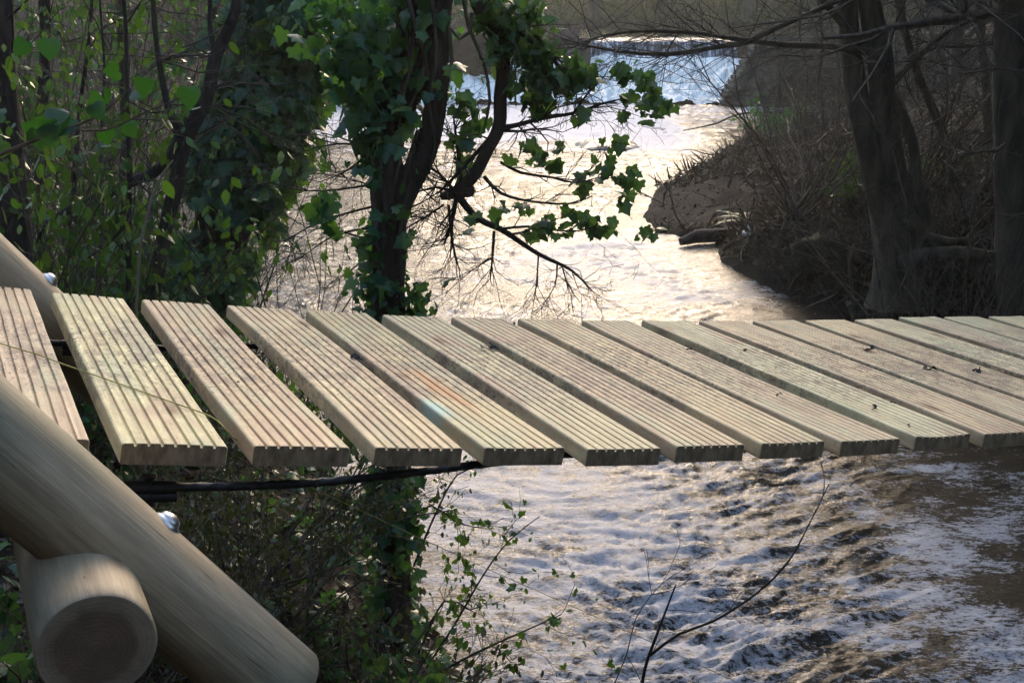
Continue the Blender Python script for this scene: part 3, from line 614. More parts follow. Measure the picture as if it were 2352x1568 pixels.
for q, pts in enumerate([[(1010, 330, dC-.05, .008), (985, 260, dC-.05, .008), (990, 200, dC-.05, .009), (975, 120, dC-.05, .009), (1000, 40, dC-.05, .009), (1030, -60, dC-.05, .01)], [(880, 700, dC-.06, .012), (870, 600, dC-.065, .012), (885, 480, dC-.07, .011), (870, 400, dC-.07, .01)], [(920, 690, dC-.06, .01), (930, 560, dC-.06, .01), (920, 450, dC-.06, .01), (960, 300, dC-.06, .008)], [(940, 140, dC-.04, .009), (952, 60, dC-.04, .01), (925, -40, dC-.04, .011)], [(905, 260, dC, .014), (935, 180, dC, .014), (970, 140, dC, .012)]]):
    limb(mb, pts, 8, .2, 10+q, .05)
cl = limb(mb, [(1060, -160, dC, .034), (1090, -20, dC, .03), (1108, 30, dC, .028), (1136, 80, dC, .025), (1155, 150, dC, .023), (1149, 225, dC, .021), (1147, 290, dC, .021), (1120, 345, dC, .02), (1090, 400, dC, .021), (1050, 440, dC, .022), (1012, 452, dC, .012)], 14, .2, 5, .03)
blobc = at(1070, 440, dC); blob(mb, blobc, (.028, .026, .022), 8, 14, .6)
BR = [[(1147, 296, .009), (1189, 287, .008), (1246, 272, .0065), (1318, 260, .005), (1380, 239, .004), (1432, 226, .002)],
      [(1147, 300, .006), (1190, 302, .004), (1240, 296, .003), (1292, 304, .0015)],
      [(1318, 260, .004), (1350, 215, .003), (1385, 180, .002), (1402, 150, .001)],
      [(1050, 445, .012), (1093, 500, .011), (1150, 526, .0095), (1237, 583, .007), (1313, 621, .004), (1361, 669, .002)],
      [(1150, 373, .005), (1198, 397, .005), (1270, 408, .004), (1323, 420, .003), (1400, 400, .0015)],
      [(1112, 406, .006), (1150, 444, .005), (1222, 463, .004), (1308, 468, .003), (1360, 450, .002)],
      [(1150, 526, .005), (1210, 520, .004), (1270, 528, .003), (1330, 530, .002), (1400, 515, .001)],
      [(1135, 530, .005), (1131, 590, .004), (1126, 640, .002)], [(1131, 592, .003), (1085, 620, .002), (1030, 668, .0012), (1008, 700, .001)],
      [(1237, 585, .003), (1232, 650, .002), (1222, 720, .001)], [(1280, 603, .003), (1275, 655, .002), (1243, 707, .001)], [(1313, 621, .002), (1350, 660, .0012), (1358, 700, .001)],
      [(1050, 445, .008), (1035, 520, .006), (1020, 560, .003)], [(1050, 440, .006), (1000, 430, .005), (960, 440, .003)], [(1045, 440, .006), (1010, 400, .004), (985, 380, .002)],
      [(1060, 430, .006), (1052, 350, .005), (1042, 270, .003)], [(1147, 296, .008), (1100, 345, .006), (1050, 400, .005), (1005, 445, .003)], [(1090, 345, .004), (1060, 330, .003), (1030, 300, .002)],
      [(1030, 470, .005), (1040, 560, .004), (1055, 620, .002)], [(1020, 470, .004), (975, 500, .003), (940, 520, .003)],
      [(1230, 80, .006), (1270, 130, .005), (1300, 200, .003)], [(1095, 20, .009), (1170, 60, .007), (1240, 110, .005), (1290, 160, .003)], [(1110, 60, .008), (1180, 120, .006), (1240, 170, .004), (1320, 190, .002)]]
for q, b in enumerate(BR):
    P_, R_ = limb(tw, [(x, y, dC+rng.uniform(-.04, .04)*(i > 0), r*1.15) for i, (x, y, r) in enumerate(b)], 6, .2, 30+q, .04)
    for _ in range(9 if q < 14 else 13):
        i = rng.integers(1, len(P_)); d_ = P_[i]-P_[i-1]; twigs(tw, P_[i], d_/np.linalg.norm(d_)+rnd(1, .7)[0], rng.uniform(.06, .22), R_[i]*.4+.0006, 2, 2, .35, -.04)
# thin bare twigs left of the trunk
for (x0, y0, x1, y1) in [(880, 340, 690, 350), (880, 420, 640, 430), (870, 470, 640, 560), (880, 520, 680, 600), (880, 380, 720, 300), (870, 560, 700, 520), (885, 450, 760, 400), (890, 540, 780, 640), (870, 330, 730, 420), (905, 400, 1010, 470), (900, 480, 1010, 440)]:
    m_ = ((x0+x1)/2+rng.uniform(-20, 20), (y0+y1)/2+rng.uniform(-25, 15))
    P_, R_ = limb(tw, [(x0, y0, dC, .005), (*m_, dC+.05, .0035), (x1, y1, dC+rng.uniform(-.1, .3), .0012)], 5, .15, 3, .05)
    for _ in range(6):
        i = rng.integers(2, len(P_)); d_ = P_[i]-P_[i-1]; twigs(tw, P_[i], d_/np.linalg.norm(d_)+rnd(1, .6)[0], rng.uniform(.08, .25), .0018, 1, 3, .25, -.03)
vn = MB()
for q, pts in enumerate([[(986, -40), (999, 60), (1001, 150), (985, 240), (1000, 330), (985, 400)], [(1040, -40), (1030, 60), (1038, 140), (1020, 230), (1008, 320)], [(930, -40), (952, 60), (975, 120), (968, 190), (940, 250)], [(1085, 30), (1078, 75), (1055, 90), (1030, 60)], [(905, 420), (925, 330), (915, 250), (940, 170), (935, 60), (950, -40)], [(1060, -40), (1075, 60), (1110, 140), (1125, 230), (1110, 300)], [(870, 640), (868, 520), (880, 430), (868, 340)], [(925, 640), (918, 540), (930, 460), (950, 400)]]):
    limb(vn, [(x, y, dC-.06+rng.uniform(-.02, .02), .0075-.0007*i) for i, (x, y) in enumerate(pts)], 6, .2, q, .05)
vn.build('vines', M_barkg, t)
mb.build('trunk', M_bark, t); tw.build('branches', M_twigd, t)
ivy_on(lf, *tr, 190, .042, (.0, .06), .0, .36); ivy_on(lf, *tr, 620, .044, (.0, .06), .28, .62, clump=14); ivy_on(lf, *tr, 520, .044, (.02, .10), .70, 1., clump=9)
ivy_on(lf, *s3, 60, .05, (.0, .05)); ivy_on(lf, *s2, 40, .05, (.0, .05), .45, 1.)
def cluster(mb, px, py, r, n, size, d=dC, dd=.15, tpl=IVY, ry=None):
    a = rng.normal(0, .5, (n, 2))*[r, ry or r]; C = np.array([at(px+q[0], py+q[1], d+rng.uniform(-dd, dd)) for q in a])
    C[:, 2] += size*.4; drooping(mb, C, size, tpl)
    return C
for (x, y, r, n, *k) in [(800, 120, 75, 95), (760, 40, 80, 70), (850, 60, 60, 60), (850, 140, 45, 40), (820, 210, 60, 65), (860, 260, 40, 40), (850, 330, 32, 26), (838, 380, 30, 20),
                     (960, 700, 45, 20), (850, 660, 60, 34), (860, 580, 30, 14), (900, 500, 35, 15), (925, 560, 35, 12), (870, 290, 30, 12), (845, 540, 25, 10), (740, 460, 30, 10), (745, 500, 30, 9), (770, 540, 22, 6)]:
    cluster(lf, x, y, r, int(n*1.15), .043)
for (x, y, r, n) in [(1170, 60, 60, 60), (1130, 20, 60, 40), (1215, 130, 60, 55), (1260, 170, 55, 45), (1310, 180, 45, 32), (1200, 200, 45, 24), (1230, 40, 40, 34), (1340, 165, 35, 18), (1150, 130, 40, 26), (1240, 215, 30, 14),
                     (1060, 240, 40, 20), (1090, 290, 36, 16), (1040, 320, 30, 9), (1250, 250, 24, 7), (1200, 235, 30, 10), (1440, 175, 24, 12), (1480, 190, 26, 14), (1500, 235, 26, 12), (1445, 225, 24, 10), (1535, 250, 20, 8), (1425, 275, 18, 5), (1480, 265, 20, 5),
                     (1200, 340, 14, 3), (1235, 365, 22, 6), (1260, 385, 22, 6), (1290, 350, 20, 5), (1415, 345, 22, 7), (1400, 380, 20, 5), (1345, 405, 26, 9), (1385, 400, 24, 8), (1450, 420, 26, 11), (1430, 460, 20, 8), (1340, 440, 20, 5),
                     (1325, 500, 26, 9), (1365, 520, 26, 10), (1260, 520, 26, 8), (1290, 545, 24, 8), (1230, 540, 20, 6), (1400, 530, 22, 7), (1480, 535, 18, 5), (1500, 540, 12, 3), (1200, 480, 20, 6), (1150, 490, 20, 6), (1170, 375, 14, 3), (1060, 390, 22, 6), (1090, 515, 20, 5), (1240, 270, 20, 5), (1340, 270, 20, 5), (1530, 525, 10, 2)]:
    cluster(lb, x, y, r, int(n*1.2), .039, dd=.10)
lf.build('ivy', M_ivy, t); lb.build('ivy', M_ivyb, t)['label'] = 'sunlit light green ivy sprays on the outer branches'
# leaning ivy tree ------------------------------------------------------
dL = 7.0
t = tree_root('ivy_tree', 440, 740, dL, 'thick leaning trunk smothered in dark ivy, left of the centre tree')
mb = MB(); lf = MB()
tr = limb(mb, [(430, 800, dL, .24), (455, 690, dL, .19), (490, 580, dL, .17), (535, 450, dL, .155), (580, 320, dL, .145), (625, 190, dL, .135), (660, 80, dL, .13), (700, -60, dL, .12), (740, -260, dL+.1, .11), (770, -520, dL+.3, .09), (800, -900, dL+.5, .05)], 24, .2, 7, .07)
s2 = limb(mb, [(590, 300, dL, .06), (650, 200, dL-.1, .05), (700, 80, dL-.2, .045), (740, -60, dL-.2, .04)], 12, .2, 8, .07)
mb.build('trunk', M_bark, t)
ivy_on(lf, *tr, 1500, .058, (.0, .12), 0., .3, clump=16); ivy_on(lf, *tr, 4200, .066, (.0, .18), .2, .8); ivy_on(lf, *tr, 1300, .07, (.1, .32), .3, 1.); ivy_on(lf, *s2, 700, .075, (.02, .2))
lf.build('ivy', M_ivy, t)
lb = MB()
for (x, y, r, n) in [(690, 240, 45, 70), (640, 330, 60, 90), (680, 380, 40, 60), (640, 420, 45, 70), (620, 540, 30, 30), (720, 120, 50, 60), (600, 80, 70, 90)]:
    C = cluster(lb, x, y, r, n, .07, dL-.2, .3)
lb.build('ivy', M_green, t)['label'] = 'yellowish green outer ivy leaves'
# forked slender tree ------------------------------------------------------
dF = 5.6
t = tree_root('forked_tree', 345, 720, dF, 'slender bare tree forking low down, left of the thick leaning ivy trunk')
mb = MB()
limb(mb, [(335, 790, dF, .05), (353, 662, dF, .042), (379, 529, dF, .034), (406, 419, dF, .036), (415, 331, dF, .046), (441, 282, dF, .042), (476, 221, dF, .033), (494, 132, dF, .030), (529, 57, dF, .026), (550, -20, dF, .024), (580, -200, dF, .02)], 14, .15, 11, .06)
limb(mb, [(410, 326, dF, .03), (385, 370, dF, .024), (353, 397, dF, .026), (300, 419, dF, .024), (243, 447, dF, .022), (176, 474, dF, .02), (110, 512, dF, .016), (80, 560, dF, .01)], 12, .2, 12, .06)
limb(mb, [(415, 320, dF, .022), (385, 240, dF, .018), (365, 140, dF, .014), (352, 20, dF, .012), (350, -80, dF, .01)], 8, .15, 13, .08)
limb(mb, [(494, 132, dF, .014), (482, 60, dF, .012), (485, -60, dF, .01)], 8, .15, 13, .08)
mb.build('trunk', M_barkd, t); mb = MB()
for (x, y, dx, dy) in [(440, 285, -1, -.6), (420, 330, 1, -.4), (480, 210, 1, -.5), (494, 132, -1, -.7), (353, 397, -.5, -1), (243, 445, -.7, -.7), (380, 240, .8, -.4), (365, 140, 1, .3), (460, 240, .6, .4), (520, 60, -.8, -.2), (300, 419, -.6, .5)]:
    for _ in range(3): twigs(mb, at(x, y, dF), np.array([dx, rng.uniform(-.3, .3), -dy])+rnd(1, .3)[0], rng.uniform(.3, .7), .005, 2, 3, .2, -.02)
mb.build('twigs', M_twig, t)
# further stems
ST = [('tree_trunk', [(-10, -60, .07), (-4, 120, .07), (5, 260, .072), (16, 400, .075), (30, 560, .085), (38, 700, .09)], 5.0, M_bark, 'rough trunk cut by the left edge of the picture', 18),
      ('sapling', [(313, 700, .0035), (322, 565, .0045), (348, 454, .004), (375, 397, .003), (397, 368, .002)], 3.4, M_pale, 'thin pale whippy stem rising beside the third board', 6),
      ('sapling', [(298, 720, .014), (296, 560, .012), (297, 400, .011), (293, 230, .01), (288, 60, .009), (280, -80, .008)], 5.2, M_barkd, 'straight dark pole stem behind the pale whippy one', 8),
      ('sapling', [(282, 500, .022), (284, 282, .02), (277, 120, .019), (272, -40, .018)], 7.5, M_barkg, 'grey stem with one lit side, upper left', 8),
      ('sapling', [(90, 640, .045), (92, 420, .042), (98, 230, .04), (106, 90, .038), (98, -60, .036)], 8., M_barkd, 'dark trunk second from the left edge', 10),
      ('sapling', [(66, 500, .018), (68, 300, .017), (66, 120, .016), (60, -60, .015)], 8.5, M_pale, 'pale lichened stem left of the dark trunk', 8),
      ('sapling', [(500, 120, .02), (495, 60, .018), (488, -60, .017)], 8.5, M_barkg, 'grey stem top centre-left behind the fork', 8),
      ('sapling', [(228, 640, .010), (236, 480, .009), (232, 330, .008), (240, 170, .007), (228, -20, .006)], 6.2, M_barkd, 'thin leaning stem among the shrub leaves', 6),
      ('sapling', [(150, 620, .016), (170, 430, .015), (182, 260, .013), (205, 80, .011), (214, -60, .01)], 7., M_barkd, 'crooked stem between the two dark trunks and the pole', 8)]
for q, (nm, pts, d, m, lab, sd_) in enumerate(ST):
    p = pts[0] if pts[0][1] > pts[-1][1] else pts[-1]; t = tree_root(nm, p[0], p[1], d, lab, 'tree' if nm == 'tree_trunk' else 'sapling', None if nm == 'tree_trunk' else 'thin stems on the left bank')
    pts = list(pts)
    if pts[0][1] < pts[-1][1]: pts = pts[::-1]
    g0 = at(pts[0][0], pts[0][1], d); zb = hz(g0[0], g0[1])
    P_ = [at(a, b, d) for a, b, c in pts]; R_ = [c for a, b, c in pts]
    if P_[0][2] > zb: P_ = [np.array([P_[0][0]-.03, d, zb-.1])]+P_; R_ = [R_[0]*1.15]+R_
    mb = MB(); P_, R_ = smooth_path(P_, R_, .1); tube(mb, P_, R_, sd_, .15, q+50)
    if q != 1:
        for _ in range(7):
            i = rng.integers(len(P_)//3, len(P_)); twigs(mb, P_[i], rnd(1, 1)[0]*[1, .6, .4]+[0, 0, .3], rng.uniform(.3, .9), min(.006, R_[i]*.5), 2, 3, .2, 0)
    mb.build('trunk', m, t)

def shrub(name, px, py, d, h, sp, ns, nl, size, lab, m_leaf, m_st=M_twig, tpl=OVAL, cat='shrub', group=None, drift=(0, 0), up=.05, dens=.7, kids=4, r0=.006, base=None, dep=2):
    p = np.array(base, float) if base is not None else at(px, py, d)
    if base is None: p[2] = hz(p[0], p[1])
    t = empty(name, p, lab, cat, group); mb = MB(); tips = []
    for _ in range(ns):
        a = rng.uniform(0, 2*math.pi); dv = np.array([math.cos(a)*sp+drift[0], math.sin(a)*sp+drift[1], 1.])
        twigs(mb, p+rnd(1, .06)[0]*[1, 1, .2], dv, h*rng.uniform(.6, 1.1), r0, dep, kids, .16, up, 5, tips, .9, .5)
    mb.build('stems', m_st, t)
    if nl:
        Q = np.concatenate(tips[0:]); w_ = Q[rng.integers(0, len(Q), nl)]+rnd(nl, size*.45); lf = MB(); drooping(lf, w_, size, tpl); lf.build('leaves', m_leaf, t)
    return t
G1 = 'shrubs of the left bank'
for a in [(40, 330, 4.6, 1.5, .5, 12, 700, .046, 'leafy green shrub against the left edge of the picture', M_green, OVAL),
          (150, 560, 5., 1.2, .5, 12, 600, .042, 'green shrub just above the far slanting post', M_green, OVAL),
          (215, 300, 6.2, 2.0, .4, 14, 1000, .044, 'dense green shrub behind the big-leaved branch', M_green, OVAL),
          (250, 560, 5.6, 1.0, .5, 10, 480, .04, 'low yellow-green shrub at the foot of the forked tree', M_green, OVAL),
          (400, 120, 8., 2.6, .4, 10, 600, .06, 'leafy shrub high up between fork and leaning trunk', M_green, OVAL),
          (60, 60, 7.2, 2.6, .5, 14, 1300, .046, 'tall ivy-like bush in the top left corner', M_ivyb, IVY),
          (180, 90, 8.2, 2.8, .5, 14, 1100, .046, 'tall green bush at the top, right of the corner bush', M_ivy, IVY),
          (300, 660, 4.7, .55, .6, 12, 420, .04, 'knee-high green plant behind the second board', M_green, OVAL),
          (110, 640, 4.4, .6, .6, 12, 520, .04, 'knee-high green plant beside the far post bolt', M_ivy, OVAL),
          (365, 660, 6.4, .5, .6, 12, 450, .045, 'dark low ivy bush beside the foot of the leaning trunk', M_ivy, IVY),
          (700, 640, 6.2, .5, .9, 14, 800, .035, 'small-leaved bush at the water between the two ivy trunks', M_green, OVAL),
          (620, 660, 6.6, .4, .9, 12, 620, .035, 'low bright bush left of the small-leaved one', M_green, OVAL)]:
    shrub('shrub', a[0], a[1], a[2], a[3], a[4], a[5], a[6], a[7], a[8], a[9], tpl=a[10], group=G1)
G2 = 'brambles hanging on the bank below the boards'
for (x, y, d, h, nl, sz, lab, m, tpl) in [
        (420, 1250, 3.4, .62, 2000, .0165, 'small-leaved bramble under the cable clamp', M_olive, OVAL), (520, 1420, 3.3, .62, 2200, .0165, 'small-leaved bramble behind the near post end', M_olive, OVAL),
        (620, 1350, 3.9, .7, 1700, .017, 'tangled bramble left of the ivy trunk foot', M_olive, OVAL), (670, 1540, 3.2, .5, 1300, .018, 'dense bramble between post end and trunk foot', M_olive, OVAL),
        (500, 1230, 4.8, .8, 1700, .018, 'fine bramble directly below the boards', M_olive, OVAL), (330, 1330, 2.9, .45, 450, .02, 'bramble tuft right of the crossbeam', M_olive, OVAL),
        (820, 1600, 3.1, .32, 380, .026, 'leafy bramble at the bottom edge below the trunk', M_ivy, OVAL), (960, 1620, 3.3, .34, 220, .024, 'bramble sprays at the water, bottom middle', M_olive, OVAL),
        (10, 1420, 2.6, .4, 160, .05, 'ivy in the bottom left corner, left of the crossbeam', M_ivyb, IVY), (780, 1590, 2.8, .3, 60, .055, 'ivy sprig beside the cut end of the near post', M_ivyb, IVY)]:
    p = at(x, y, d); zt = hz(p[0], p[1]); shrub('bramble', x, y, d, h, .9, 16, nl, sz, lab, m, tpl=tpl, cat='bramble', group=G2, base=(p[0], p[1], zt), up=.0)
# leaf sprays right of the trunk foot
G3 = 'leafy sprays beside the ivy trunk foot'
for q, (pts, lab) in enumerate([([(960, 1560, 3.9), (1040, 1440, 3.9), (1110, 1320, 3.85), (1170, 1240, 3.8), (1240, 1185, 3.8)], 'long leafy spray reaching right over the water'),
                                ([(950, 1300, 4.1), (1000, 1180, 4.1), (1050, 1090, 4.05), (1110, 1070, 4.)], 'spray rising to the underside of the boards'),
                                ([(930, 1200, 4.), (990, 1160, 4.), (1050, 1200, 4.), (1090, 1210, 4.)], 'short spray just below the boards'),
                                ([(960, 1500, 4.), (1020, 1380, 4.), (1080, 1400, 3.9), (1110, 1390, 3.9)], 'low spray with clustered leaves over the ripples'),
                                ([(980, 1560, 3.6), (1090, 1500, 3.5), (1200, 1450, 3.5), (1290, 1410, 3.5)], 'thin spray with few leaves near the twine')]):
    t = empty('leafy_spray', at(*pts[0]), lab, 'spray', G3); mb = MB(); P_, R_ = limb(mb, [(a, b, c, .004*(1-i/len(pts))+.001) for i, (a, b, c) in enumerate(pts)], 5, .1, q, .05)
    tips = []
    for _ in range(9): i = rng.integers(2, len(P_)); twigs(mb, P_[i], P_[i]-P_[i-1]+rnd(1, .04)[0], rng.uniform(.08, .22), .0016, 1, 2, .25, 0, 4, tips)
    mb.build('stems', M_twigd, t); Q = np.concatenate(tips+[P_]); lf = MB(); n = 70; drooping(lf, Q[rng.integers(0, len(Q), n)]+rnd(n, .012), .021, OVAL if q % 2 else IVY); lf.build('leaves', M_green, t)
# big-leaved branch hanging in from the left
t = empty('leafy_branch', at(-40, 360, 2.9), 'near branch with big round bright green leaves hanging in from the left', 'branch')
mb = MB(); limb(mb, [(-80, 390, 2.9, .006), (60, 330, 2.9, .005), (140, 300, 2.9, .004), (230, 265, 2.9, .003), (300, 200, 2.9, .0015)], 6, .1, 1, .04); limb(mb, [(150, 295, 2.9, .003), (240, 300, 2.9, .003), (330, 260, 2.9, .002), (430, 220, 2.9, .001)], 6, .1, 1, .04); mb.build('stem', M_twig, t)
C = np.array([at(x, y-16, 2.9+rng.uniform(-.06, .06)) for x, y in [(10, 278), (60, 298), (85, 311), (111, 291), (136, 270), (134, 329), (165, 288), (213, 255), (244, 316), (242, 219), (273, 180), (329, 195), (298, 234), (432, 216), (205, 240), (290, 300), (60, 110), (110, 105), (130, 265)]])
n = len(C); lf = MB(); leaves(lf, C, rnd(n, .45)+[0, -.9, .3], rnd(n, .5)+[0, 0, -.8], rng.uniform(.034, .060, n), HEART); lf.build('leaves', M_big, t)
# dense evergreens beside the near right bank (just outside the frame, they darken and are mirrored by the water)
def evergreen(x, y, h, w, n, lab):
    z0 = hz(x, y); t = empty('evergreen_tree', (x, y, z0), lab, 'tree', 'dark evergreens on the near right bank'); mb = MB()
    P_, R_ = smooth_path([(x, y, z0-.2), (x+.1, y, z0+h*.5), (x, y+.1, z0+h*.95)], [.12, .09, .02], .3); tube(mb, P_, R_, 8, .1, 3); mb.build('trunk', M_barkd, t)
    q = rnd(n); q /= np.linalg.norm(q, axis=1)[:, None]; q *= (rng.random(n)**.4)[:, None]; q *= (1+.3*vnoise(q[:, 0]*4+x, q[:, 2]*4+q[:, 1]*3, 3))[:, None]
    C = q*[w, w, h*.5]+[x, y, z0+h*.55]; k = C[:, 2] > z0+.25; lf = MB(); drooping(lf, C[k], .10, OVAL); lf.build('crown', M_ivy, t)
evergreen(6.1, 9.3, 5.5, 1.5, 9000, 'dark evergreen tree outside the right edge behind the thick trunk')
evergreen(6.3, 6.6, 5.5, 1.6, 9000, 'dark evergreen tree outside the right edge level with the boards')
evergreen(7.4, 12., 6., 1.8, 9000, 'dark evergreen tree outside the right edge further upstream')
# bare twigs in front of the water, bottom right
G4 = 'bare twigs in front of the water'
for pts, lab, d in [([(1465, 1640, .005), (1480, 1540, .0045), (1500, 1480, .004), (1530, 1400, .003), (1552, 1342, .002)], 'upright bare twig with a few buds, bottom middle', 2.9),
                    ([(1492, 1505, .0042), (1560, 1455, .0038), (1640, 1425, .0034), (1740, 1360, .003), (1810, 1290, .0026), (1860, 1200, .002), (1905, 1110, .0012)], 'long bare twig arching right up to the boards', 2.9),
                    ([(1380, 1640, .002), (1440, 1500, .0018), (1460, 1420, .0015), (1520, 1340, .001), (1600, 1290, .0008)], 'hair-thin twig left of the upright one', 3.2)]:
    t = empty('bare_twig', at(pts[0][0], pts[0][1], d), lab, 'twig', G4); mb = MB(); P_, R_ = limb(mb, [(a, b, d, c) for a, b, c in pts], 6, .1, 2, .04)
    for _ in range(3): i = rng.integers(2, len(P_)-1); twigs(mb, P_[i], P_[i]-P_[i-1]+rnd(1, .03)[0], rng.uniform(.08, .16), .0012, 1, 1, .15, .02)
    mb.build('stem', M_twigd, t)

# ---------------------------------------------------------------- right bank
def sky_blocking_ivy(par, c, r, n):  # unseen leaf mass above the frame, added to darken the sky mirrored in water
    q = rnd(n); q /= np.linalg.norm(q, axis=1)[:, None]; q *= (rng.random(n)**.35)[:, None]; q *= (1+.5*vnoise(q[:, 0]*4+c[0], q[:, 2]*4+q[:, 1]*3, 3))[:, None]
    C = q*r+c; C = C[C[:, 2] > 3.5]; lf = MB(); drooping(lf, C, .10, IVY); lf.build('ivy_crown', M_ivy, par)
dR = 10.6
t = tree_root('forked_tree', 2055, 640, dR, 'big grey three-stemmed tree on the right bank, bare limbs reaching over the weir')
mb = MB(); K = dR
limb(mb, [(2062, 700, K, .3), (2060, 616, K, .22), (2040, 500, K, .16), (2014, 420, K, .12), (1988, 310, K, .105), (1962, 182, K, .095), (1950, 72, K, .09), (1944, -80, K, .085), (1950, -300, K, .07)], 16, .12, 21, .12)
limb(mb, [(2075, 640, K, .2), (2075, 540, K, .15), (2062, 450, K, .12), (2034, 287, K, .115), (2020, 120, K, .11), (1996, 0, K, .1), (1980, -200, K, .09), (1990, -500, K, .06)], 16, .12, 22, .12)
l3 = limb(mb, [(2110, 600, K-.1, .12), (2128, 520, K-.1, .07), (2107, 430, K-.1, .05), (2098, 334, K-.1, .048), (2055, 229, K-.1, .045), (1997, 120, K-.1, .042), (1950, 70, K-.1, .035), (1890, 0, K-.1, .03), (1850, -90, K-.1, .02)], 10, .15, 23, .12)
limb(mb, [(2080, 610, K-.2, .12), (2120, 590, K-.3, .085), (2170, 583, K-.4, .07), (2230, 583, K-.5, .06), (2280, 590, K-.5, .05)], 12, .15, 24, .1)
limb(mb, [(2090, 500, K-.2, .06), (2130, 545, K-.2, .05), (2180, 556, K-.3, .04), (2240, 550, K-.3, .03)], 10, .15, 25, .1)
A_ = limb(mb, [(1997, 122, K-.1, .032), (1903, 106, K-.2, .030), (1800, 103, K-.3, .027), (1728, 94, K-.4, .024), (1659, 85, K-.5, .020), (1602, 76, K-.5, .018), (1516, 71, K-.6, .016), (1430, 75, K-.6, .013), (1359, 90, K-.6, .009), (1310, 112, K-.6, .005)], 8, .2, 26, .12)
B_ = limb(mb, [(1990, -40, K-.2, .03), (1900, 12, K-.2, .028), (1845, 38, K-.3, .024), (1773, 69, K-.4, .024), (1716, 97, K-.4, .023), (1659, 106, K-.5, .021), (1587, 119, K-.5, .019), (1530, 124, K-.6, .018), (1473, 124, K-.6, .016), (1416, 118, K-.6, .013), (1359, 107, K-.6, .01), (1287, 87, K-.6, .006)], 8, .2, 27, .12)
C_ = limb(mb, [(2060, 180, K-.1, .025), (2130, 110, K-.3, .02), (2210, 55, K-.4, .016), (2352, 20, K-.5, .012), (2450, -10, K-.5, .01)], 8, .2, 28, .12)
D_ = limb(mb, [(2050, 200, K-.1, .015), (2130, 118, K-.3, .012), (2240, 105, K-.4, .01), (2360, 100, K-.5, .008)], 6, .2, 29, .12)
mb.build('trunk', M_barkg, t); mb = MB()
for (px, py, r) in [(1950, -300, .07), (1985, -480, .06), (1850, -90, .03), (1960, -200, .05), (1990, -350, .06), (1985, -420, .06)]:
    p_ = at(px, py, K)
    for _ in range(11): twigs(mb, p_, rnd(1, .6)[0]+[-.25, -.2, .8], rng.uniform(1.4, 2.6), r*.5, 3, 4, .16, .02, 4)
for P_, R_ in (A_, B_):
    for _ in range(34):
        i = rng.integers(3, len(P_)); d_ = P_[i]-P_[i-1]; d_ /= np.linalg.norm(d_); twigs(mb, P_[i], d_+rnd(1, .5)[0]+[-.2, 0, rng.choice([.6, -.5])], rng.uniform(.3, .9), .005, 1, 3, .18, -.01)
for P_, R_ in (C_, D_, l3):
    for _ in range(18):
        i = rng.integers(1, len(P_)); twigs(mb, P_[i], rnd(1, 1)[0]*[1, .5, .6], rng.uniform(.3, 1.), .006, 2, 3, .2, 0)
mb.build('twigs', M_twigd, t); sky_blocking_ivy(t, np.array([3.9, 11.2, 6.0]), np.array([1.5, 1.5, 1.9]), 4500)
mb = MB(); P_, R_ = limb(mb, [(2352, 740, 9.6, .2), (2335, 560, 9.6, .16), (2325, 350, 9.6, .145), (2322, 150, 9.6, .14), (2330, 0, 9.6, .135), (2335, -250, 9.6, .12)], 18, .12, 61, .12)
t = tree_root('tree_trunk', 2340, 640, 9.6, 'thick dark trunk at the right edge of the picture', 'tree'); mb.build('trunk', M_barkg, t); sky_blocking_ivy(t, np.array([4.9, 9.2, 6.2]), np.array([1.6, 1.6, 2.4]), 6500)
mb = MB()
for _ in range(16): twigs(mb, P_[-1]-[0, 0, rng.uniform(0, 1.)], rnd(1, .7)[0]+[-.2, -.2, .8], rng.uniform(1.4, 2.8), .04, 3, 4, .16, .02, 4)
for (a, b, c, e) in [((2352, 165), (2290, 158), (2240, 165), (2180, 172)), ((2310, 330), (2290, 345), (2240, 350), (2200, 340)), ((2352, 40), (2270, 30), (2200, 60), (2140, 130))]:
    P_, R_ = limb(mb, [(*q, 9.2, r) for q, r in zip((a, b, c, e), (.014, .012, .009, .004))], 6, .2, 3, .1)
    for _ in range(8): i = rng.integers(1, len(P_)); twigs(mb, P_[i], P_[i]-P_[i-1]+rnd(1, .1)[0], rng.uniform(.2, .6), .005, 1, 3, .2)
mb.build('branches', M_twig, t)
for (x, y, c_, r_, n_, lab) in [(7.3, 15.5, (6.2, 15.3, 6.6), (2.6, 1.8, 2.6), 8000, 'ivy-topped tree up the right slope just outside the frame'), (10.3, 20.5, (8.6, 20, 8.4), (3., 2., 3.6), 7000, 'ivy-topped tree further upstream outside the frame')]:  # unseen trees added to keep the sun glow off the right-hand water
    t = empty('ivy_topped_tree', (x, y, hz(x, y)), lab, 'tree'); mb = MB(); P_, R_ = smooth_path([(x, y, hz(x, y)-.2), (x-.1, y, 4), (c_[0], c_[1], c_[2])], [.2, .16, .08], .3); tube(mb, P_, R_, 12, .12, 3); mb.build('trunk', M_barkg, t)
    sky_blocking_ivy(t, np.array(c_), np.array(r_), n_)
G5 = 'thin stems on the right bank'
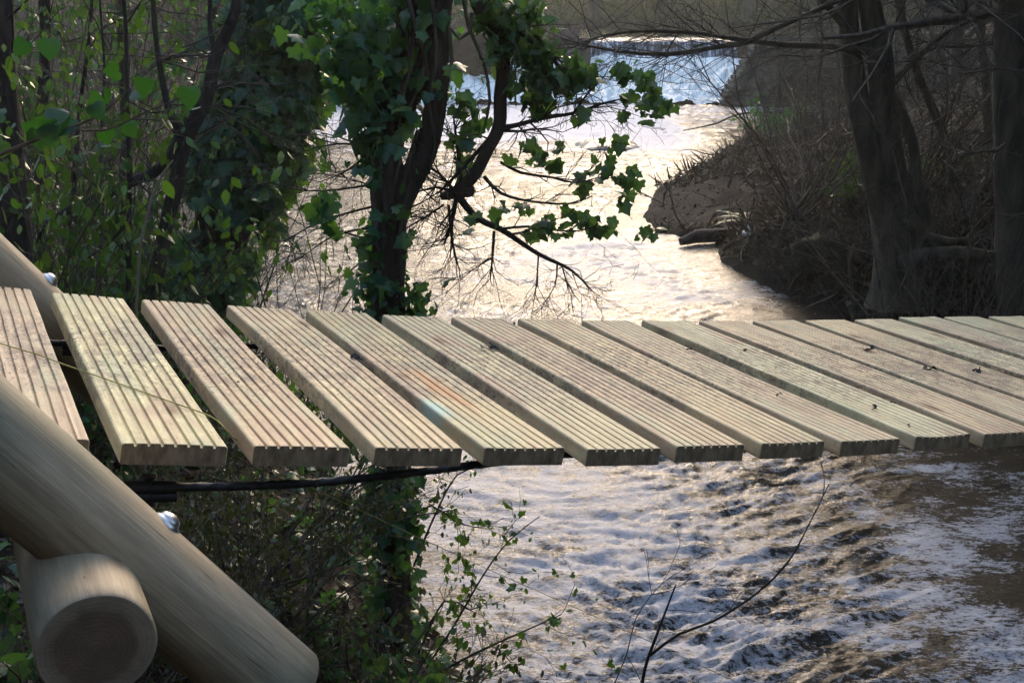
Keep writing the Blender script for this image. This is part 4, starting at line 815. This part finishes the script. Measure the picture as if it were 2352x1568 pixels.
for q, (pts, d, m, lab) in enumerate([([(1902, 345, .05), (1893, 270, .045), (1880, 190, .04), (1890, 90, .036), (1870, -60, .03)], 24., M_barkd, 'grey stem on the river mound, left of its two thin neighbours'),
        ([(1866, 350, .03), (1850, 280, .026), (1855, 180, .022), (1835, 60, .02), (1850, -60, .015)], 25., M_barkd, 'dark leaning stem by the inlet below the wing wall'),
        ([(1925, 345, .03), (1922, 270, .028), (1930, 170, .025), (1905, 40, .02)], 23.5, M_barkg, 'thin upright stem just left of the three-stemmed tree'),
        ([(2180, 380, .06), (2165, 300, .055), (2120, 200, .05), (2075, 60, .045), (2060, -60, .04)], 13.5, M_barkg, 'leaning grey stem behind the three-stemmed tree'),
        ([(2270, 300, .07), (2262, 160, .065), (2250, 20, .06), (2250, -100, .05)], 17., M_barkg, 'slim trunk further up the slope near the right edge'),
        ([(1962, 720, .018), (1955, 650, .017), (1950, 600, .016), (1962, 560, .012)], 10.8, M_barkg, 'short broken grey stem standing at the dark waterline'),
        ([(1940, 310, .012), (1990, 300, .014), (2000, 340, .013), (2002, 390, .012)], 10.8, M_pale, 'pale bent stem crossing the foot of the grey tree')]):
    t = empty('sapling', at(pts[0][0], pts[0][1], d), lab, 'sapling', G5); mb = MB(); P_, R_ = limb(mb, [(a, b, d, c) for a, b, c in pts], 8, .15, 70+q, .2)
    if P_[0][2] > hz(P_[0][0], P_[0][1]) and q != 6: tube(mb, [np.array([P_[0][0], P_[0][1], hz(P_[0][0], P_[0][1])-.1]), P_[0]], [R_[0]*1.1, R_[0]], 8, cap=False)
    mb.build('trunk', m, t)
    if q < 5:
        mb = MB()
        for _ in range(16): i = rng.integers(1, len(P_)); twigs(mb, P_[i], rnd(1, 1)[0]*[1, .5, .5]+[0, 0, .2], rng.uniform(.5, 1.6), .010, 2, 3, .18)
        mb.build('twigs', M_twig, t)
# bare thickets up the right slope
G6 = 'bare thickets on the right slope'
for q, (x, y, z, h, lab) in enumerate([(1840, 330, .5, .7, 'bare thicket on top of the river mound'), (1880, 400, .8, 1.1, 'reddish bare thicket behind the mound'), (1960, 330, 1.2, 2.2, 'tall bare thicket left of the grey tree, further back'),
                                       (2120, 330, 1.5, 2.2, 'bare thicket seen between the grey tree and the right trunk'), (2220, 300, 2., 2.6, 'bare thicket right of the one between the trunks'), (2180, 480, 1.0, 1.2, 'low bare thicket behind the curved root limb'), (2290, 420, 1.6, 1.5, 'low bare thicket beside the right trunk'),
                                       (1850, 180, 2.2, 3., 'bare thicket above the wing wall'), (2050, 150, 3.0, 3.6, 'tall bare thicket high on the slope in the middle'), (2200, 120, 3.4, 4., 'tall bare thicket high on the slope near the right edge'), (1960, 600, .5, .7, 'dark twiggy bush hanging over the dark waterline'), (1820, 600, .35, .6, 'dead brush on the undercut bank left of the twiggy bush')]):
    p = gnd(x, y, z) if z < 2.6 else at(x, y, 34)
    b = (p[0], p[1], hz(p[0], p[1])); shrub('thicket', 0, 0, 0, h, .8, 16, 0, 0, lab, None, M_twigd if q in (1, 10, 11) else M_twig, cat='thicket', group=G6, base=b, up=.0, kids=5, r0=.006+.0006*np.hypot(b[0], b[1]))
for (x, y, h, nl, lab) in [(-.6, 41.6, 1.3, 700, 'bushy scrub on the left shoulder of the weir'), (.9, 42.0, 1.1, 600, 'bushy scrub between the left shoulder of the weir and its pier'), (-2.6, 40.6, 1.5, 700, 'bushy scrub at the foot of the left weir shoulder')]:
    shrub('scrub', 0, 0, 0, h, .8, 14, nl, .11, lab, M_green, M_twigd, cat='shrub', group='scrub at the left end of the weir', base=(x, y, hz(x, y)), r0=.012)
# green plants of the right bank
for (x, y, z, h, nl, sz, lab, m) in [(1960, 470, .75, .45, 420, .07, 'bright green patch of low plants left of the grey tree', M_green), (1900, 440, .6, .4, 300, .06, 'dull green plants beside the reddish thicket', M_fern), (2150, 395, 1.0, .35, 160, .06, 'small green tuft behind the bent root limb', M_green), (1790, 215, 1.2, .9, 500, .09, 'bluish green bush growing on the wing wall', M_ivy)]:
    p = gnd(x, y, z); b = (p[0], p[1], hz(p[0], p[1])); shrub('ground_plant', 0, 0, 0, h, .9, 14, nl, sz, lab, m, cat='plant', group='green plants of the right bank', base=b)
p = gnd(1740, 500, .35); b = np.array([p[0], p[1], hz(p[0], p[1])]); t = empty('fern', b, 'grey-green fern fronds above the mud spit', 'fern'); mb = MB()
for q in range(13):
    a = rng.uniform(0, 6.28); Q = wander(b, (math.cos(a), math.sin(a), .9), .6, 10, .05, -.12); n = 40; s_ = np.linspace(.1, 1, n); idx = (s_*9.9).astype(int); C = Q[idx]+(Q[np.minimum(idx+1, 10)]-Q[idx])*((s_*9.9-idx)[:, None])
    T_ = Q[np.minimum(idx+1, 10)]-Q[np.maximum(idx-1, 0)]; T_ /= np.linalg.norm(T_, axis=1)[:, None]+1e-9; sd_ = np.cross(T_, [0, 0, 1.])*np.where(np.arange(n) % 2, 1, -1)[:, None]
    leaves(mb, C, rnd(n, .1)+[0, 0, 1], sd_+T_*.3, .13*(1-s_*.8), OVAL)
mb.build('fronds', M_fern, t)
p = gnd(1722, 525, .42); z_ = hz(p[0], p[1]); mb = MB(); blob(mb, (p[0], p[1], z_+.03), (.09, .07, .045), 9, 14, .5); blob(mb, (p[0]-.0, p[1], z_+.09), (.03, .03, .07), 10, 10, .3)
tag(mb.build('plastic_litter', M_plastic, loc=(p[0], p[1], z_)), 'crumpled white plastic scrap on the bank above the waterline', 'litter')
p = gnd(1600, 552, .05); mb = MB(); tube(mb, *smooth_path([(p[0]-.22, p[1]-.1, .05), (p[0], p[1], .09), (p[0]+.3, p[1]+.1, .1), (p[0]+.6, p[1]+.15, .15)], [.05, .085, .085, .06], .05), 14, .2, 4)
tag(mb.build('driftwood', M_barkd, loc=(p[0], p[1], .05)), 'short black log stranded at the tip of the mud spit', 'log')
p = gnd(1900, 560, .55); mb = MB(); blob(mb, (p[0], p[1], hz(p[0], p[1])-.05), (.36, .3, .2), 12, 20, .45); tag(mb.build('mossy_stump', M_moss, loc=(p[0], p[1], hz(p[0], p[1]))), 'rounded mossy stump between fern and grey tree', 'stump')
# driftwood twigs sticking out of the river
t = empty('drift_branch', gnd(1880, 270), 'thin drift branch lying over the water below the wing wall', 'branch'); mb = MB()
limb(mb, [(1880, 258, 30, .03), (1780, 258, 29, .025), (1700, 262, 28, .022), (1640, 285, 27, .02), (1570, 300, 26, .012)], 6, .2, 2, .2); mb.build('stem', M_twigd, t)

# litter, ground cover
def scatter(name, n, sampler, size, tpl, m, lab=None, cat=None, flatn=1., up=.01, T0=(0, 0, 0), mud=True):
    x, y = sampler(n); z = height(x, y); k = z > .04
    if not mud: k &= np.hypot((x-tipx), (y-tipy)*.55) > .95
    x, y, z = x[k], y[k], z[k]; n = len(x)
    mb = MB(); s = size*(.6+.8*rng.random(n))*(1+.0*y); leaves(mb, np.stack([x, y, z+up], -1), rnd(n, .5)+[0, 0, flatn], rnd(n)*[1, 1, .3]+np.array(T0), s, tpl)
    o = mb.build(name, m); o['kind'] = 'stuff'
    if lab: o['label'] = lab; o['category'] = cat
def rightside(n):
    y = 8+np.exp(rng.uniform(0, 3.4, n)); y = np.clip(y, 8, 45); b = np.interp(y, [p[1] for p in sorted(RB, key=lambda q: q[1])], [p[0] for p in sorted(RB, key=lambda q: q[1])]); return b-.3+rng.exponential(3., n), y
scatter('leaf_litter', 16000, rightside, .085, DRY, M_dry, 'dead leaves littering the right bank', 'leaf litter', mud=False)
def leftside(n):
    y = rng.uniform(1.6, 14, n); b = np.interp(y, [p[1] for p in LB[:9]], [p[0] for p in LB[:9]]); return b-rng.exponential(1.6, n), y
scatter('dead_leaves', 9000, leftside, .05, DRY, M_dry, 'dead leaves littering the left bank', 'leaf litter')
scatter('ground_ivy', 5200, leftside, .05, IVY, M_ivy, 'creeping ivy over the left bank', 'ground ivy', up=.04)
scatter('river_debris', 650, lambda n: (rng.normal(tipx+.4, .9, n), rng.normal(tipy, 1.6, n)), .05, DRY, M_twigd, 'dark debris and pebbles on the mud spit', 'debris')
def rs2(n): x, y = rightside(n); return x, y
scatter('dry_grass', 9000, rs2, .30, BLADE, M_dry, 'withered grass blades on the right bank', 'grass', flatn=.2, T0=(0, 0, 1.2), mud=False)
scatter('far_grass', 9000, lambda n: (rng.uniform(-20, 40, n), rng.uniform(70.5, 90, n)), .5, BLADE, M_grass, 'rough green grass on the bank beyond the pond', 'grass', flatn=.2, T0=(0, 0, 1.2))
mb = MB()                                                                # tangled brushwood behind the left-bank trees
for _ in range(150):
    y = rng.uniform(7, 16); x = -(y*.14)-rng.uniform(0, y*.36); twigs(mb, (x, y, hz(x, y)), rnd(1, .6)[0]+[0, 0, .9], rng.uniform(.6, 2.2), .007, 2, 3, .2, 0)
o = mb.build('brushwood', M_twig); tag(o, 'tangled bare brushwood behind the left bank trees', 'brushwood', kind='stuff')
mb = MB()
for _ in range(170):
    x, y = rightside(1); x = float(x[0])+.3; y = float(y[0]); twigs(mb, (x, y, hz(x, y)), rnd(1, .8)[0]+[0, 0, .4], rng.uniform(.4, 1.6), .004+.0005*y, 2, 3, .2, -.02)
o = mb.build('fallen_twigs', M_twigd); tag(o, 'dead twigs and brush over the right bank', 'brushwood', kind='stuff')

mb = MB()
for _ in range(150):
    x, y = rng.uniform(-14, 34), rng.uniform(69.5, 80); twigs(mb, (x, y, hz(x, y)), rnd(1, .6)[0]+[0, 0, .8], rng.uniform(.8, 2.6), .03, 2, 3, .2, 0)
o = mb.build('far_scrub', M_twigd); tag(o, 'tangled bare scrub along the bank beyond the pond', 'brushwood', kind='stuff')
# ---------------------------------------------------------------- background trees (one kind built, then copied)
def bare_tree(h, seed):
    global rng
    keep = rng; rng = np.random.default_rng(seed)
    root = bpy.data.objects.new('bare_tree', None); COL.objects.link(root)
    mb = MB(); Q = wander((0, 0, -.3), (0, 0, 1), h*.8, 10, .06, .05); R = np.linspace(h*.022, h*.006, 11); P_, R_ = smooth_path(Q, R, .3); tube(mb, P_, R_, 10, .12, seed); mb.build('trunk', M_barkg, root)
    mb = MB()
    for _ in range(26):
        i = rng.integers(len(P_)//4, len(P_)); a = rng.uniform(0, 6.28); twigs(mb, P_[i], (math.cos(a), math.sin(a), .8), h*.33*rng.uniform(.6, 1.2), R_[i]*.5+.008, 3, 4, .16, .03, 4)
    mb.build('crown', M_twig, root)
    if seed == 9:  # leaf mass added high in the crown to darken the river's sky reflection
        q = rnd(5200); q /= np.linalg.norm(q, axis=1)[:, None]; q *= (rng.random(5200)**.4)[:, None]; q *= (.75+.6*vnoise(q[:, 0]*3, q[:, 2]*3+q[:, 1]*2, 3))[:, None]
        C = q*[2.0, 2.0, 2.6]+[0, 0, h*.72]; lf = MB(); drooping(lf, C[C[:, 2] > 2.2], .17, IVY); lf.build('ivy', M_ivy, root)
    rng = keep; return root
proto = [bare_tree(9, 5), bare_tree(7, 9)]
big = {0: 1.3, 1: 1.3, 2: 1.2, 3: 1.3, 4: 1.9, 5: 2.2, 6: 1.8, 7: 2.0, 8: 2.1, 9: 2., 10: 1.9}
spots = [(6.6, 9.8, ''), (8.2, 8.2, ''), (6.4, 6.0, ''), (8.5, 4.0, ''), (-9, 76, 'far bank'), (0, 80, ''), (5, 74, ''), (9.5, 78, ''), (14, 73, ''), (20, 77, ''), (27, 74, ''),(-5, 88, ''),(2.5, 92, ''),(7, 86, ''),(11.5, 90, ''),(16.5, 87, ''),(22, 91, ''),(-12, 90, ''),(30, 88, ''),(-1, 104, ''),(4.5, 106, ''),(10, 102, ''),(15, 108, ''),(20, 103, ''),(-8, 107, ''), (12, 48.5, ''), (16, 42, ''), (11, 30, ''), (14, 24, ''), (9.5, 19, ''), (12.5, 14, ''), (8, 12.5, ''), (-9.5, 18, ''), (-8, 13, ''), (-12, 26, ''), (-9.5, 36, ''), (-6, 10.5, ''), (-11, 44, '')]  # unseen back ranks beyond the pond, added and enlarged to block low sky
blab = ['bare tree just behind the foot of the thick right trunk', *['bare tree on the near right bank just outside the picture']*3, 'bare tree beyond the pond, hidden behind the left thicket', 'bare tree beyond the pond, above the left ivy trees', 'bare tree beyond the pond, directly above the weir pier', 'bare tree beyond the pond, above the middle of the weir', 'bare tree beyond the pond, above the right end of the weir', 'bare tree beyond the pond, left of the grey three-stemmed tree top', 'bare tree beyond the pond, above the slope at the right',*['bare tree in the second and third ranks of the wood beyond the pond']*14,
        'bare tree on the pond bank right of the wing wall', 'bare tree on the slope behind the wing wall', 'bare tree at the head of the inlet', 'bare tree halfway up the right slope', 'bare tree behind the river mound', 'bare tree high behind the grey three-stemmed tree', 'bare tree right behind the thick right edge trunk',
        'bare tree behind the left thicket, middle distance', 'bare tree behind the forked tree of the left bank', 'bare tree at the left bend of the river', 'bare tree left of the weir foot', 'bare tree nearest behind the leaning ivy trunk', 'bare tree on the pond bank left of the weir']
used = set()
for i, (x, y, _) in enumerate(spots):
    src = proto[i % 2]
    if i % 2 not in used: r = src; used.add(i % 2)
    else:
        r = src.copy(); COL.objects.link(r)
        for c in list(src.children): c2 = c.copy(); COL.objects.link(c2); c2.parent = r
    r.location = (x, y, hz(x, y)); r.rotation_euler = (0, 0, i*1.7); s = rng.uniform(.85, 1.15)*big.get(i, 2.4 if i < 25 else 1.25); r.scale = (s, s, s); tag(r, blab[i], 'tree', 'bare trees deep in the wood beyond the pond' if 11 <= i < 25 else 'bare trees beside the near end of the right bank' if 1 <= i < 4 else 'bare background trees')

# ---------------------------------------------------------------- thin evening haze
mb = MB(); boxes(mb, (5, 240, 22), (1100, 560, 50)); hz_ = mb.build('haze', [], None, smooth=False); hz_['kind'] = 'stuff'
hm = bpy.data.materials.new('evening_haze'); hm.use_nodes = True; hn = hm.node_tree; hn.nodes.remove(hn.nodes['Principled BSDF'])
pv = hn.nodes.new('ShaderNodeVolumePrincipled'); pv.inputs['Color'].default_value = (.93, .93, .82, 1); pv.inputs['Density'].default_value = .0013; pv.inputs['Anisotropy'].default_value = .35
hn.links.new(pv.outputs[0], hn.nodes['Material Output'].inputs['Volume']); hz_.data.materials.append(hm)
